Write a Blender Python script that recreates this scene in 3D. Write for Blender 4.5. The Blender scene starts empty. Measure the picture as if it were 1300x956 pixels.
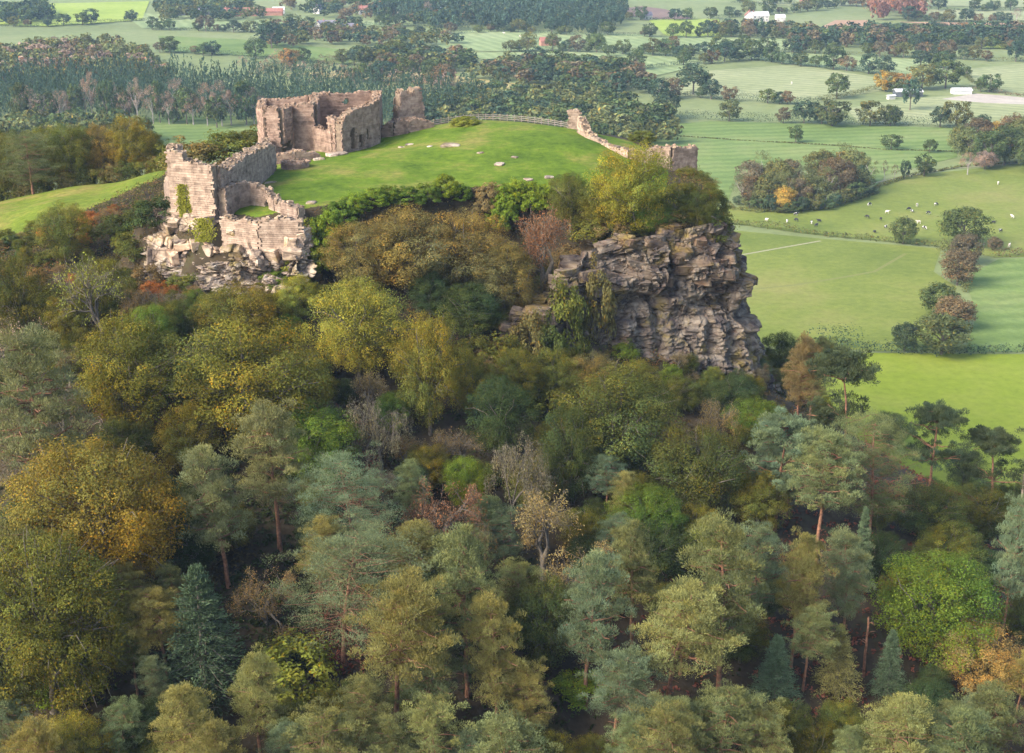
import bpy, math, random
import numpy as np
from mathutils import Vector, noise

# ------------------------------------------------------------------ camera, world, sun, exposure
S = bpy.context.scene
COL = S.collection
CAMZ, F, PITCH = 130.0, 1800.0, math.radians(19.23)
cd = bpy.data.cameras.new('camera'); cam = bpy.data.objects.new('camera', cd); COL.objects.link(cam)
cd.sensor_width = 36.0; cd.lens = F/1300*36.0; cd.clip_start = 1.0; cd.clip_end = 20000
cam.location = (0, 0, CAMZ); cam.rotation_euler = (math.pi/2-PITCH, 0, 0)
S.camera = cam
SUN_EL, SUN_AZ = math.radians(36), math.atan2(-0.84, -0.54)      # azimuth from +Y towards +X
W = bpy.data.worlds.new('World'); S.world = W; W.use_nodes = True
nt = W.node_tree; nt.nodes.clear()
sky = nt.nodes.new('ShaderNodeTexSky'); sky.sky_type = 'NISHITA'; sky.sun_disc = False
sky.sun_elevation = SUN_EL; sky.sun_rotation = SUN_AZ % (2*math.pi)
sky.air_density = 1.0; sky.dust_density = 3.0; sky.ozone_density = 1.0
bg = nt.nodes.new('ShaderNodeBackground'); bg.inputs[1].default_value = 0.15
wo = nt.nodes.new('ShaderNodeOutputWorld')
nt.links.new(sky.outputs[0], bg.inputs[0]); nt.links.new(bg.outputs[0], wo.inputs[0])
sl = bpy.data.lights.new('sun', 'SUN'); sl.energy = 2.0; sl.angle = math.radians(26); sl.color = (1.0, 0.93, 0.82)
sun = bpy.data.objects.new('sun', sl); COL.objects.link(sun)
sdir = Vector((math.sin(SUN_AZ)*math.cos(SUN_EL), math.cos(SUN_AZ)*math.cos(SUN_EL), math.sin(SUN_EL)))
sun.rotation_euler = sdir.to_track_quat('Z', 'Y').to_euler(); sun.location = (-300, -200, 400)
S.view_settings.view_transform = 'Standard'; S.view_settings.look = 'None'
S.view_settings.gamma = 1.0; S.view_settings.use_curve_mapping = False
S.view_settings.exposure = 1.45
S.cycles.max_bounces = 6; S.cycles.diffuse_bounces = 3; S.cycles.glossy_bounces = 1
S.cycles.transmission_bounces = 3; S.cycles.volume_bounces = 0
S.cycles.use_adaptive_sampling = True; S.cycles.adaptive_threshold = 0.02
S.cycles.use_denoising = True

# ------------------------------------------------------------------ helpers: picture <-> place
CP, SP = math.cos(PITCH), math.sin(PITCH)
def ray(px, py):
    dx, dy = (px-650)/F, (478-py)/F
    return np.array((dx, CP+dy*SP, -SP+dy*CP))
def Q(px, py, D):
    return np.array((0, 0, CAMZ)) + ray(px, py)*D
def GP(px, py, z=0.0):
    d = ray(px, py); return np.array((0, 0, CAMZ)) + d*((z-CAMZ)/d[2])
def pix(x, y, z):
    f = y*CP-(z-CAMZ)*SP; u = y*SP+(z-CAMZ)*CP
    return 650+F*x/f, 478-F*u/f, f

# ------------------------------------------------------------------ helpers: meshes
class Geo:
    """collects quads (or triangles) with a colour per vertex and a material index per face"""
    def __init__(s): s.v=[]; s.f=[]; s.c=[]; s.m=[]; s.n=0
    def add(s, v, f, c=None, m=0):
        v = np.asarray(v, float).reshape(-1, 3); f = np.asarray(f, int)
        s.v.append(v); s.f.append(f+s.n); s.n += len(v)
        if c is None: c = np.ones((len(v), 3))
        c = np.asarray(c, float)
        if c.ndim == 1: c = np.tile(c, (len(v), 1))
        s.c.append(c); s.m.append(np.full(len(f), m, int))
    def arrays(s): return np.concatenate(s.v), s.f, np.concatenate(s.c), s.m
    def mesh(s, name, mats, smooth=False):
        V = np.concatenate(s.v); C = np.concatenate(s.c)
        me = bpy.data.meshes.new(name)
        me.vertices.add(len(V)); me.vertices.foreach_set('co', V.astype(np.float32).ravel())
        loops = np.concatenate([f.ravel() for f in s.f])
        tot = np.concatenate([np.full(len(f), f.shape[1], int) for f in s.f])
        start = np.concatenate(([0], np.cumsum(tot)[:-1]))
        me.loops.add(len(loops)); me.loops.foreach_set('vertex_index', loops.astype(np.int32))
        me.polygons.add(len(tot)); me.polygons.foreach_set('loop_start', start.astype(np.int32))
        me.polygons.foreach_set('material_index', np.concatenate(s.m).astype(np.int32))
        me.polygons.foreach_set('use_smooth', np.full(len(tot), bool(smooth)))
        at = me.color_attributes.new('tint', 'FLOAT_COLOR', 'POINT')
        at.data.foreach_set('color', np.hstack([C, np.ones((len(C), 1))]).astype(np.float32).ravel())
        for m in (mats if isinstance(mats, (list, tuple)) else [mats]): me.materials.append(m)
        me.update(calc_edges=True); me.validate()
        return me
def ob(name, me, parent=None, label=None, cat=None, group=None, kind=None, loc=None):
    o = bpy.data.objects.new(name, me); COL.objects.link(o)
    if parent is not None: o.parent = parent
    if label: o['label'] = label
    if cat: o['category'] = cat
    if group: o['group'] = group
    if kind: o['kind'] = kind
    if loc is not None: o.location = loc
    return o
BOXF = np.array([[0,3,2,1],[4,5,6,7],[0,1,5,4],[1,2,6,5],[2,3,7,6],[3,0,4,7]])
def box(g, o, ax, ay, az, c=None, m=0):
    """box from corner o along three edge vectors"""
    o, ax, ay, az = map(np.asarray, (o, ax, ay, az))
    v = [o, o+ax, o+ax+ay, o+ay, o+az, o+ax+az, o+ax+ay+az, o+ay+az]
    g.add(v, BOXF, c, m)
def tube(g, pts, rad, n=5, c=(1,1,1), m=0):
    pts = np.asarray(pts, float); k = len(pts); rad = np.broadcast_to(np.asarray(rad, float), (k,))
    d = np.gradient(pts, axis=0); d /= np.linalg.norm(d, axis=1)[:, None]+1e-9
    ref = np.where(np.abs(d[:, 2:3]) > 0.9, np.array([[1., 0, 0]]), np.array([[0., 0, 1]]))
    a = np.cross(d, ref); a /= np.linalg.norm(a, axis=1)[:, None]+1e-9; b = np.cross(d, a)
    th = np.linspace(0, 2*np.pi, n, endpoint=False)
    V = pts[:, None]+rad[:, None, None]*(np.cos(th)[None, :, None]*a[:, None]+np.sin(th)[None, :, None]*b[:, None])
    i = np.arange(k-1)[:, None]*n; j = np.arange(n)[None]; j2 = (j+1) % n
    Fq = np.stack([i+j, i+j2, i+n+j2, i+n+j], -1).reshape(-1, 4)
    g.add(V.reshape(-1, 3), Fq, np.asarray(c, float), m)
def unit(v): return v/(np.linalg.norm(v, axis=-1, keepdims=True)+1e-9)
def leaves(g, P, N, size, rng, aspect=0.6, tint=None, along=None, m=0):
    """one folded leaf or spray per point; along = long-axis direction"""
    n = len(P); r = unit(rng.normal(size=(n, 3)))
    t = unit(np.cross(N, r)) if along is None else unit(along)
    b = unit(np.cross(N, t)); nn = np.cross(t, b)
    s = (np.asarray(size)*rng.uniform(.65, 1.35, n))[:, None]
    V = np.stack([P-t*s*.5, P+b*s*aspect*.5+nn*s*.12, P+t*s*.5, P-b*s*aspect*.5+nn*s*.12], 1).reshape(-1, 3)
    Fq = np.arange(4*n).reshape(n, 4)
    c = np.ones((n, 3)) if tint is None else tint
    g.add(V, Fq, np.repeat(c, 4, 0), m)

# ------------------------------------------------------------------ helpers: materials
def mat(name):
    m = bpy.data.materials.new(name); m.use_nodes = True; t = m.node_tree; t.nodes.clear()
    out = t.nodes.new('ShaderNodeOutputMaterial'); return m, t, out
def N(t, kind, **kw):
    n = t.nodes.new('ShaderNode'+kind)
    for k, v in kw.items():
        if k.startswith('i_'):
            key = k[2:]; key = int(key) if key.isdigit() else key
            n.inputs[key].default_value = v
        else: setattr(n, k, v)
    return n
def ramp(t, stops, fac):
    n = t.nodes.new('ShaderNodeValToRGB'); cr = n.color_ramp
    while len(cr.elements) < len(stops): cr.elements.new(0.5)
    for e, (p, c) in zip(cr.elements, stops): e.position = p; e.color = (*c, 1)
    t.links.new(fac, n.inputs[0]); return n.outputs[0]
def mul(t, a, b, mode='MULTIPLY', fac=1.0):
    n = t.nodes.new('ShaderNodeMix'); n.data_type = 'RGBA'; n.blend_type = mode
    if isinstance(fac, float): n.inputs[0].default_value = fac
    else: t.links.new(fac, n.inputs[0])
    for s, v in ((6, a), (7, b)):
        if isinstance(v, tuple): n.inputs[s].default_value = (*v, 1)
        else: t.links.new(v, n.inputs[s])
    return n.outputs[2]
def noisefac(t, scale, detail=4, rough=.6, coord=None, w=None):
    n = N(t, 'TexNoise', i_Scale=scale, i_Detail=detail, i_Roughness=rough)
    if coord is not None: t.links.new(coord, n.inputs['Vector'])
    return n.outputs[0]
def wcoord(t): return N(t, 'NewGeometry').outputs['Position']
def tintattr(t): return N(t, 'Attribute', attribute_name='tint').outputs['Color']
def foliage(name, trans=.25, rough=.7):
    m, t, out = mat(name)
    col = mul(t, N(t, 'ObjectInfo').outputs['Color'], tintattr(t))
    d = N(t, 'BsdfPrincipled', i_Roughness=rough); d.inputs['Specular IOR Level'].default_value = .04
    tr = N(t, 'BsdfTranslucent'); mx = N(t, 'MixShader', i_0=trans)
    t.links.new(col, d.inputs['Base Color']); t.links.new(mul(t, col, (1.2, 1.15, .6)), tr.inputs[0])
    t.links.new(d.outputs[0], mx.inputs[1]); t.links.new(tr.outputs[0], mx.inputs[2]); t.links.new(mx.outputs[0], out.inputs[0])
    return m
def simple(name, stops, scale, bump=0.3, bscale=None, rough=.9, tinted=True, detail=5, world=True, objcol=False):
    m, t, out = mat(name)
    co = wcoord(t) if world else N(t, 'TexCoord').outputs['Object']
    f = noisefac(t, scale, detail, .65, co)
    col = ramp(t, stops, f)
    if tinted: col = mul(t, col, tintattr(t))
    if objcol: col = mul(t, col, N(t, 'ObjectInfo').outputs['Color'])
    d = N(t, 'BsdfPrincipled', i_Roughness=rough); d.inputs['Specular IOR Level'].default_value = .2
    t.links.new(col, d.inputs['Base Color'])
    if bump:
        b = N(t, 'Bump', i_Strength=bump, i_Distance=.15); t.links.new(noisefac(t, bscale or scale*3, 4, .7, co), b.inputs['Height'])
        t.links.new(b.outputs[0], d.inputs['Normal'])
    t.links.new(d.outputs[0], out.inputs[0]); return m
M_LEAF = foliage('leaf_foliage'); M_NEEDLE = foliage('needle_foliage', .12, .6)
M_BARK = simple('grey_bark', [(.3, (.06, .05, .04)), (.7, (.2, .17, .13))], 3.0, .5)
M_PBARK = simple('pine_bark', [(.3, (.10, .05, .03)), (.7, (.34, .17, .10))], 2.5, .5)
M_DEAD = simple('bleached_wood', [(.3, (.2, .14, .1)), (.7, (.45, .36, .27))], 2.5, .4)
M_TWIG = foliage('bare_twigs', .0, .9)
M_STONE = simple('sandstone_blocks', [(.28, (.13, .10, .085)), (.5, (.30, .24, .205)), (.72, (.43, .37, .32))], .9, .12, 2.0)
M_CORE = simple('rubble_core', [(.3, (.13, .10, .085)), (.7, (.30, .24, .19))], 1.6, .3, 2.0)
def rock_mat(name, pale=1.0):
    m, t, out = mat(name); co = wcoord(t)
    mp = N(t, 'Mapping'); mp.inputs['Scale'].default_value = (.35, .35, 1.0); t.links.new(co, mp.inputs[0])
    mv = N(t, 'Mapping'); mv.inputs['Scale'].default_value = (.5, .5, .09); t.links.new(co, mv.inputs[0])
    col = ramp(t, [(.3, (.07*pale, .055*pale, .05*pale)), (.45, (.185*pale, .145*pale, .11*pale)), (.66, (.33*pale, .28*pale, .22*pale))], noisefac(t, .9, 6, .7, mp.outputs[0]))
    col = mul(t, col, (.24, .12, .075), 'MIX', ramp(t, [(.55, (0, 0, 0)), (.7, (.4, .4, .4))], noisefac(t, .35, 4, .6, co)))
    col = mul(t, col, (.05, .042, .045), 'MIX', ramp(t, [(.48, (0, 0, 0)), (.62, (.85, .85, .85))], noisefac(t, .6, 5, .65, mv.outputs[0])))
    col = mul(t, col, (.19, .145, .04), 'MIX', ramp(t, [(.52, (0, 0, 0)), (.64, (.8, .8, .8))], noisefac(t, .23, 5, .7, co)))
    col = mul(t, col, tintattr(t))
    d = N(t, 'BsdfPrincipled', i_Roughness=.95); d.inputs['Specular IOR Level'].default_value = .15
    vo = N(t, 'TexVoronoi', feature='DISTANCE_TO_EDGE', i_Scale=.6); wv = N(t, 'VectorMath', operation='ADD'); nz = N(t, 'TexNoise', i_Scale=.8, i_Detail=3); t.links.new(mp.outputs[0], nz.inputs['Vector'])
    t.links.new(mp.outputs[0], wv.inputs[0]); t.links.new(nz.outputs['Color'], wv.inputs[1]); t.links.new(wv.outputs[0], vo.inputs['Vector'])
    crk = ramp(t, [(0, (.6, .56, .54)), (.03, (1, 1, 1))], vo.outputs['Distance']); col = mul(t, col, crk)
    hsum = N(t, 'Math', operation='ADD'); t.links.new(crk, hsum.inputs[0]); t.links.new(noisefac(t, 1.8, 6, .7, mp.outputs[0]), hsum.inputs[1])
    b = N(t, 'Bump', i_Strength=.8, i_Distance=.3); t.links.new(hsum.outputs[0], b.inputs['Height'])
    t.links.new(b.outputs[0], d.inputs['Normal']); t.links.new(col, d.inputs['Base Color']); t.links.new(d.outputs[0], out.inputs[0]); return m
M_ROCK = rock_mat('crag_rock', .78); M_PALE = rock_mat('pale_rock', 1.9)
def grass_mat(name, c1, c2, c3, big=.02, stripes=0.0, ang=0.0, tus=.5):
    m, t, out = mat(name); co = wcoord(t)
    col = ramp(t, [(.36, c1), (.5, c2), (.63, c3)], noisefac(t, big, 8, .68, co))
    fine = ramp(t, [(.3, (.62, .66, .6)), (.7, (1.32, 1.27, 1.2))] if tus > .5 else [(.3, (.8, .82, .78)), (.7, (1.16, 1.14, 1.1))], noisefac(t, tus, 5, .75, co)); col = mul(t, col, fine)
    if stripes:
        mp = N(t, 'Mapping'); mp.inputs['Rotation'].default_value = (0, 0, ang); t.links.new(co, mp.inputs[0])
        w = N(t, 'TexWave', i_Scale=stripes, i_Distortion=3.0, i_Detail=3.0); w.inputs['Detail Scale'].default_value = 1.5
        t.links.new(mp.outputs[0], w.inputs[0])
        col = mul(t, col, ramp(t, [(0, (.86, .88, .84)), (1, (1.1, 1.08, 1.08))], w.outputs[1]))
    col = mul(t, col, tintattr(t))
    d = N(t, 'BsdfPrincipled', i_Roughness=.9); d.inputs['Specular IOR Level'].default_value = .1
    b = N(t, 'Bump', i_Strength=.5 if tus > .5 else .15, i_Distance=.3); t.links.new(noisefac(t, tus*1.7, 5, .7, co), b.inputs['Height'])
    t.links.new(b.outputs[0], d.inputs['Normal']); t.links.new(col, d.inputs['Base Color']); t.links.new(d.outputs[0], out.inputs[0]); return m
M_GREEN = grass_mat('castle_turf', (.06, .105, .009), (.10, .155, .013), (.19, .18, .045), .085, tus=.8)
M_STRIP = grass_mat('hillside_turf', (.09, .13, .014), (.13, .17, .02), (.21, .18, .05), .07, tus=.8)
M_FLOOR = simple('forest_floor', [(.3, (.02, .016, .009)), (.55, (.055, .04, .022)), (.75, (.06, .065, .02))], .25, .6, 1.5)
M_PLAIN = grass_mat('plain_grass', (.15, .18, .075), (.18, .215, .09), (.21, .23, .11), .006, tus=.12)
# ------------------------------------------------------------------ the hill
CTRL = np.array([(-30,143,54),(-30,153,54.5),(34,146,48),(41,173,50),(50,200,50),(66,207,40),(78,196,39),(39,203,54),(21,197,58),(0,192,61),
 (-15,194,66),(-30,192,69.5),(-45,190,69),(-55,167,63),(-72,190,67),(-77,225,74),(-92,251,74),(-84,261,74.5),(-69,273,76),(-100,280,70),
 (-85,300,68),(-60,300,70),(-90,340,40),(-130,300,50),(-150,250,55),(-130,200,60),(-120,150,52),(-90,130,50),(-60,120,47),(0,110,38),
 (60,110,32),(0,150,52),(0,175,57),(100,150,30),(110,190,22),(95,230,14),(75,235,24),(55,225,42),(50,245,44),(70,265,12),(90,262,6),
 (60,290,2),(42,285,26),(0,295,74),(-30,300,74),(0,335,36),(40,330,0),(-40,350,35),(0,400,-2),(-60,420,-2),(-120,420,-2),(60,350,-2),
 (100,300,-2),(140,250,-2),(160,200,4),(150,120,15),(0,50,20),(80,50,15),(-80,50,30),(-200,200,45),(-200,320,10),(-220,100,30),
 (-160,380,-2),(200,300,-2),(240,200,-2),(250,100,0),(-60,0,15),(60,0,10),(0,212,74),(-10,210,75),(12,207,66),(-45,198,71.5),(-30,199,72),(-52,200,72),(-66,206,70.5),
 (-60,214,74),(-64,240,78),(-62,262,79)], float)
PLAT = np.array([(-52,206,81.5),(-36,204,82.5),(33,214,80.5),(30,250,81.5),(26,240,83.5),(15,222,82.5),(-60,240,80),(-55,262,80.5),(-40,268,83),(-20,278,84),(15,275,84)]
 + [tuple(Q(*q)) for q in [(480,190,262),(545,166,268),(600,153,272),(650,156,270),(720,161,265),(755,180,250),(700,225,230),(560,235,228),(440,255,216),
   (385,272,209),(360,245,222),(450,200,248),(560,190,248),(600,210,238),(640,175,256),(345,215,240),(400,205,250)]], float)
def rbf(ctrl, sm=0.5):
    n = len(ctrl); d = np.hypot(ctrl[:, None, 0]-ctrl[None, :, 0], ctrl[:, None, 1]-ctrl[None, :, 1])
    A = np.zeros((n+3, n+3)); A[:n, :n] = -d+np.eye(n)*sm; A[:n, n] = 1; A[:n, n+1:n+3] = ctrl[:, :2]; A[n, :n] = 1; A[n+1:, :n] = ctrl[:, :2].T
    w = np.linalg.solve(A, np.concatenate([ctrl[:, 2], [0, 0, 0]]))
    def f(x, y):
        x = np.asarray(x, float); y = np.asarray(y, float); r = w[n]+w[n+1]*x+w[n+2]*y
        for i in range(n): r = r-w[i]*np.hypot(x-ctrl[i, 0], y-ctrl[i, 1])
        return r
    return f
f_hill, f_plat = rbf(CTRL), rbf(PLAT, 2.0)
POLY = np.array([(-53,211),(-47,207),(-38,206),(-29,208),(-20,214),(-8,221),(2,222),(11,219),(16,215),(29,214),(32,217),(33,228),(33.5,240),(33.5,258),(24,268),(0,282),(-28,286),(-46,278),(-57,252),(-58,216)], float)
def sdist(x, y, P):
    d = np.full(x.shape, 1e9); ins = np.zeros(x.shape, bool)
    for i in range(len(P)):
        a, b = P[i], P[(i+1) % len(P)]; e = b-a
        t = np.clip(((x-a[0])*e[0]+(y-a[1])*e[1])/(e@e), 0, 1)
        d = np.minimum(d, np.hypot(x-a[0]-t*e[0], y-a[1]-t*e[1]))
        c = ((a[1] > y) != (b[1] > y)) & (x < (b[0]-a[0])*(y-a[1])/(b[1]-a[1]+1e-12)+a[0]); ins ^= c
    return np.where(ins, -d, d)
GX, GY, GS = np.arange(-260, 261, 2.0), np.arange(10, 441, 2.0), 2.0
XX, YY = np.meshgrid(GX, GY)
def lownoise(x, y, s, seed=0):
    rs = np.random.RandomState(seed); r = 0*x
    for k in range(7):
        a = rs.uniform(0, 6.28); fr = s*rs.uniform(.6, 1.8); r = r+np.sin((x*math.cos(a)+y*math.sin(a))*fr+rs.uniform(0, 6.28))
    return r/3.5
def h_exact(x, y):
    h = f_hill(x, y); p = f_plat(x, y); sd = sdist(x, y, POLY)
    m = np.clip(1-sd/3.0, 0, 1); m = m*m*(3-2*m)
    r = h*(1-m)+np.maximum(p, h*0+70)*m
    r = r+lownoise(x, y, .25, 3)*(.7*(1-m)+.12*m)
    edge = np.maximum(np.abs(x)-235, 0)/25+np.maximum(y-415, 0)/25
    return np.maximum(r*(1-np.clip(edge, 0, 1))-2*np.clip(edge, 0, 1), -2.0)
HH = h_exact(XX, YY); SD = sdist(XX, YY, POLY)
def terr(x, y):
    u = np.clip((np.asarray(x)-GX[0])/GS, 0, len(GX)-1.001); v = np.clip((np.asarray(y)-GY[0])/GS, 0, len(GY)-1.001)
    i, j = u.astype(int), v.astype(int); a, b = u-i, v-j
    h = HH[j, i]*(1-a)*(1-b)+HH[j, i+1]*a*(1-b)+HH[j+1, i]*(1-a)*b+HH[j+1, i+1]*a*b
    return np.maximum(h, 0.0)
def grid_faces(nx, ny):
    i = np.arange(nx-1)[None]; j = np.arange(ny-1)[:, None]; a = j*nx+i
    return np.stack([a, a+1, a+1+nx, a+nx], -1).reshape(-1, 4)
g = Geo(); g.add(np.stack([XX, YY, HH], -1).reshape(-1, 3), grid_faces(len(GX), len(GY)))
ob('hillside', g.mesh('hillside', M_FLOOR, True), kind='structure', label='steep wooded hillside with dark soil under the trees', cat='hillside')

def patch(name, poly, matl, lift, step, **kw):
    """turf sheet lying on the hill inside a polygon"""
    P = np.array(poly, float); xs = np.arange(P[:, 0].min()-step, P[:, 0].max()+step, step); ys = np.arange(P[:, 1].min()-step, P[:, 1].max()+step, step)
    X, Y = np.meshgrid(xs, ys); sd = sdist(X, Y, P)
    Z = h_terr_s(X, Y)+np.clip(-sd*.2, -.35, lift)
    fc = grid_faces(len(xs), len(ys)); keep = (sd.ravel()[fc] < .6).all(1); fc = fc[keep]
    us, inv = np.unique(fc, return_inverse=True); V = np.stack([X, Y, Z], -1).reshape(-1, 3)[us]
    g = Geo(); g.add(V, inv.reshape(-1, 4)); return ob(name, g.mesh(name, matl, True), **kw)
h_terr_s = terr
patch('castle_green', [(-49,213),(-44,212),(-38,207),(-30,209),(-20,216),(-8,223),(2,224),(11,221),(16,218),(24,219),(26,235),(28,250),(22,264),(0,276),(-20,279),(-44,272),(-46,240)],
      M_GREEN, .12, .75, kind='structure', label='bright green grass mound inside the ruined walls', cat='grass')
patch('hillside_meadow', [tuple(GPp[:2]) for GPp in [Q(-60,300,228),Q(10,285,236),Q(100,262,243),Q(195,240,256),Q(235,215,275),Q(230,200,288),Q(130,214,290),Q(40,228,285),Q(-60,250,275)]],
      M_STRIP, .12, 1.0, kind='structure', label='sloping strip of green grass left of the ruined tower', cat='grass')

# ------------------------------------------------------------------ plain, fields, track
def flat(name, pts, z, m, **kw):
    g = Geo(); n = len(pts); V = [(p[0], p[1], z) for p in pts]; g.add(V, np.arange(n)[None]); return ob(name, g.mesh(name, m), **kw)
flat('plain', [(-9000,-2000),(9000,-2000),(9000,15000),(-9000,15000)], 0.0, M_PLAIN, kind='structure', label='wide green farmland plain spreading to the horizon', cat='plain')
FC = dict(bright=((.145,.195,.018),(.18,.23,.024),(.215,.245,.04)), mid=((.115,.15,.03),(.158,.19,.04),(.205,.205,.062)), cool=((.105,.16,.045),(.14,.20,.06),(.185,.225,.08)),
 pale=((.21,.235,.115),(.25,.275,.14),(.285,.30,.165)), mint=((.19,.245,.11),(.225,.28,.13),(.255,.30,.15)), straw=((.28,.24,.10),(.34,.29,.125),(.38,.33,.16)),
 lime=((.22,.29,.05),(.26,.33,.06),(.29,.35,.08)), plough=((.16,.11,.095),(.19,.13,.11),(.21,.15,.12)), soil=((.30,.19,.12),(.34,.215,.14),(.37,.25,.17)), yard=((.32,.28,.24),(.38,.33,.29),(.42,.38,.33)))
MF = {k: grass_mat('field_'+k, *v, .012, stripes=.03 if k in('pale','mint','straw','cool','plough') else 0, ang=i*.7, tus=.35 if k in('bright','mid','cool') else .15) for i, (k, v) in enumerate(FC.items())}
FIELDS = [('bright',[(1000,450),(1100,448),(1340,450),(1500,600),(1420,720),(900,720),(900,480)],'vivid yellow green meadow below the hedge at the foot of the wood'),
 ('mid',[(850,292),(935,293),(1040,303),(1195,316),(1185,345),(1215,365),(1190,395),(1205,445),(1110,446),(1030,440),(850,440)],'mown green field with a worn path across it beside the crag'),
 ('cool',[(1225,352),(1270,328),(1420,330),(1420,447),(1225,447),(1240,400)],'bluish green field right of the row of big hedgerow shrubs'),
 ('mid',[(850,262),(930,264),(1110,246),(1130,226),(1300,208),(1420,200),(1420,325),(1262,327),(1190,313),(1040,299),(930,284),(850,284)],'pasture with grazing cattle between the copse and the hedge'),
 ('cool',[(830,160),(900,154),(1060,158),(1215,163),(1215,200),(1125,222),(1110,240),(1100,205),(940,215),(925,255),(850,258),(820,200)],'large smooth green field behind the crag with lone trees'),
 ('pale',[(815,112),(900,90),(1010,82),(1110,98),(1145,110),(1070,125),(980,128),(900,125)],'pale washed green field before the barn'),
 ('pale',[(1075,138),(1130,128),(1230,120),(1330,118),(1330,165),(1230,160),(1090,156)],'pale grazed field in front of the long white roofed barn'),
 ('yard',[(1195,126),(1240,119),(1300,124),(1330,128),(1330,134),(1250,131)],'pinkish bare earth yard beside the white roofed sheds'),
 ('pale',[(1225,88),(1330,78),(1330,122),(1260,117),(1232,108)],'pale straw tinted field right of the barn trees'),
 ('mint',[(930,72),(1000,67),(1110,72),(1215,80),(1225,86),(1150,98),(1020,83)],'mint green field behind the barn trees'),
 ('mint',[(830,47),(915,46),(1020,50),(1030,62),(940,66),(845,66)],'mint green field under a row of hedge oaks'),
 ('lime',[(823,25),(912,24),(925,45),(890,47),(845,46)],'lime field beside the dark ploughed strip'),
 ('plough',[(790,11),(815,8),(845,12),(880,24),(822,25),(800,20)],'dark purple ploughed field far on the plain'),
 ('soil',[(1040,36),(1060,26),(1100,26),(1133,37),(1060,42)],'orange tilled field far on the plain'),
 ('soil',[(1140,28),(1300,30),(1330,31),(1330,34),(1200,33)],'thin orange strip of tilled soil far on the plain'),
 ('pale',[(1170,12),(1270,14),(1330,14),(1330,27),(1180,26)],'far pale field with two dark conical trees'),
 ('mint',[(590,68),(700,66),(820,67),(905,80),(820,100),(700,90),(610,75)],'broad mint green field in the middle of the plain'),
 ('mint',[(545,42),(640,38),(830,45),(840,60),(640,66),(560,64)],'narrow mint field before the dark conifer wood'),
 ('straw',[(360,94),(450,90),(560,95),(700,112),(690,122),(560,108),(440,100)],'straw yellow strip of stubble before the far woods'),
 ('cool',[(200,46),(300,50),(420,62),(480,70),(440,82),(330,72),(210,66)],'green field behind the far woods below the farm'),
 ('mint',[(150,15),(300,25),(420,28),(560,24),(560,32),(330,38),(180,36)],'mint field beside the red roofed barns'),
 ('lime',[(0,12),(60,5),(190,2),(180,26),(60,34),(0,32)],'lime green field beyond the rounded left wood'),
 ('cool',[(178,168),(200,150),(290,148),(420,165),(420,205),(250,200),(185,190)],'sloping green clearing below the conifer wood'),
 ('lime',[(1248,56),(1330,53),(1330,62),(1250,62)],'small lime strip field far right of the dark belt of trees'),
 ('pale',[(930,0),(1060,-4),(1330,-4),(1330,10),(1180,8),(1000,8)],'farthest pale strip fields')]
zf = .03
for k, p, lab in FIELDS:
    zf += .02; flat('field', [GP(*q) for q in p], zf, MF[k], kind='structure', label=lab, cat='field')
M_TRACK = simple('track_gravel', [(.3, (.22, .22, .12)), (.7, (.32, .30, .19))], .8, .2)
M_WORN = simple('worn_grass', [(.3, (.135, .155, .04)), (.7, (.175, .18, .055))], .8, .2)
def strip(name, pts, w, z, m, **kw):
    P = np.array([GP(*q)[:2] for q in pts]); d = unit(np.gradient(P, axis=0)); n = np.stack([-d[:, 1], d[:, 0]], 1)
    g = Geo(); V = np.concatenate([np.c_[P+n*w/2, np.full(len(P), z)], np.c_[P-n*w/2, np.full(len(P), z)]]); k = len(P)
    g.add(V, np.array([[i, i+1, k+i+1, k+i] for i in range(k-1)])); return ob(name, g.mesh(name, m), kind='structure', **kw)
strip('farm_track', [(900,332),(935,325),(985,316),(1042,306)], 1.2, .085, M_TRACK, label='pale gravel track running behind the crag', cat='track')
strip('field_path', [(950,368),(1010,362),(1060,354),(1110,345),(1150,322)], 1.4, .08, M_WORN, label='brownish worn path across the mown field', cat='path')
strip('farm_track', [(1095,236),(1130,228),(1200,215),(1262,210),(1330,204)], 1.3, .15, M_TRACK, label='pale track past the lone hedge trees above the pasture', cat='track')

# ------------------------------------------------------------------ crag and outcrops
rng = np.random.RandomState(7)
def blocky(u, z, y, seed, t=.5, zones=False):
    """jointed rock relief: bedded blocks, open joints, an overhang and a smoother fluted wall below it"""
    zz = z+.12*u; p = Vector((u*.22+seed*9.1, y*.2, zz*.34)); q = p+.35*noise.noise_vector(p*1.1)
    q2 = Vector((u*.36, seed*3.3, zz*.8)); q2 += .3*noise.noise_vector(q2*.8)
    a = noise.cell(q); b = noise.cell(q2); c = noise.noise(Vector((u*1.3, y, z*2.2))); fl = noise.noise(Vector((u*.55+3, seed, z*.07)))
    d, _ = noise.voronoi(q*1.5); crack = max(0, .14-(d[1]-d[0]))/.14
    d2, _ = noise.voronoi(q2*1.1); cr2 = max(0, .12-(d2[1]-d2[0]))/.12
    wb = 1.0
    if zones: wb = .3+.7*min(1, max(0, (t-.55+.25*noise.noise(Vector((u*.12, 5, 0))))/.12)); 
    oh = 0
    if zones:
        s = t+.1*noise.noise(Vector((u*.15, 1, 2))); oh = -1.5*math.exp(-((s-.56)/.07)**2)+.5*math.exp(-((s-.75)/.12)**2)-.6*max(0, (.3-s))
    r = wb*(.9*a+.6*b-.8*crack-.6*cr2)+.16*c+(1-wb)*(1.3*fl+.35*a+.2*b-.25*cr2)+oh
    return r, max(crack*wb, cr2*.7)
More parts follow.
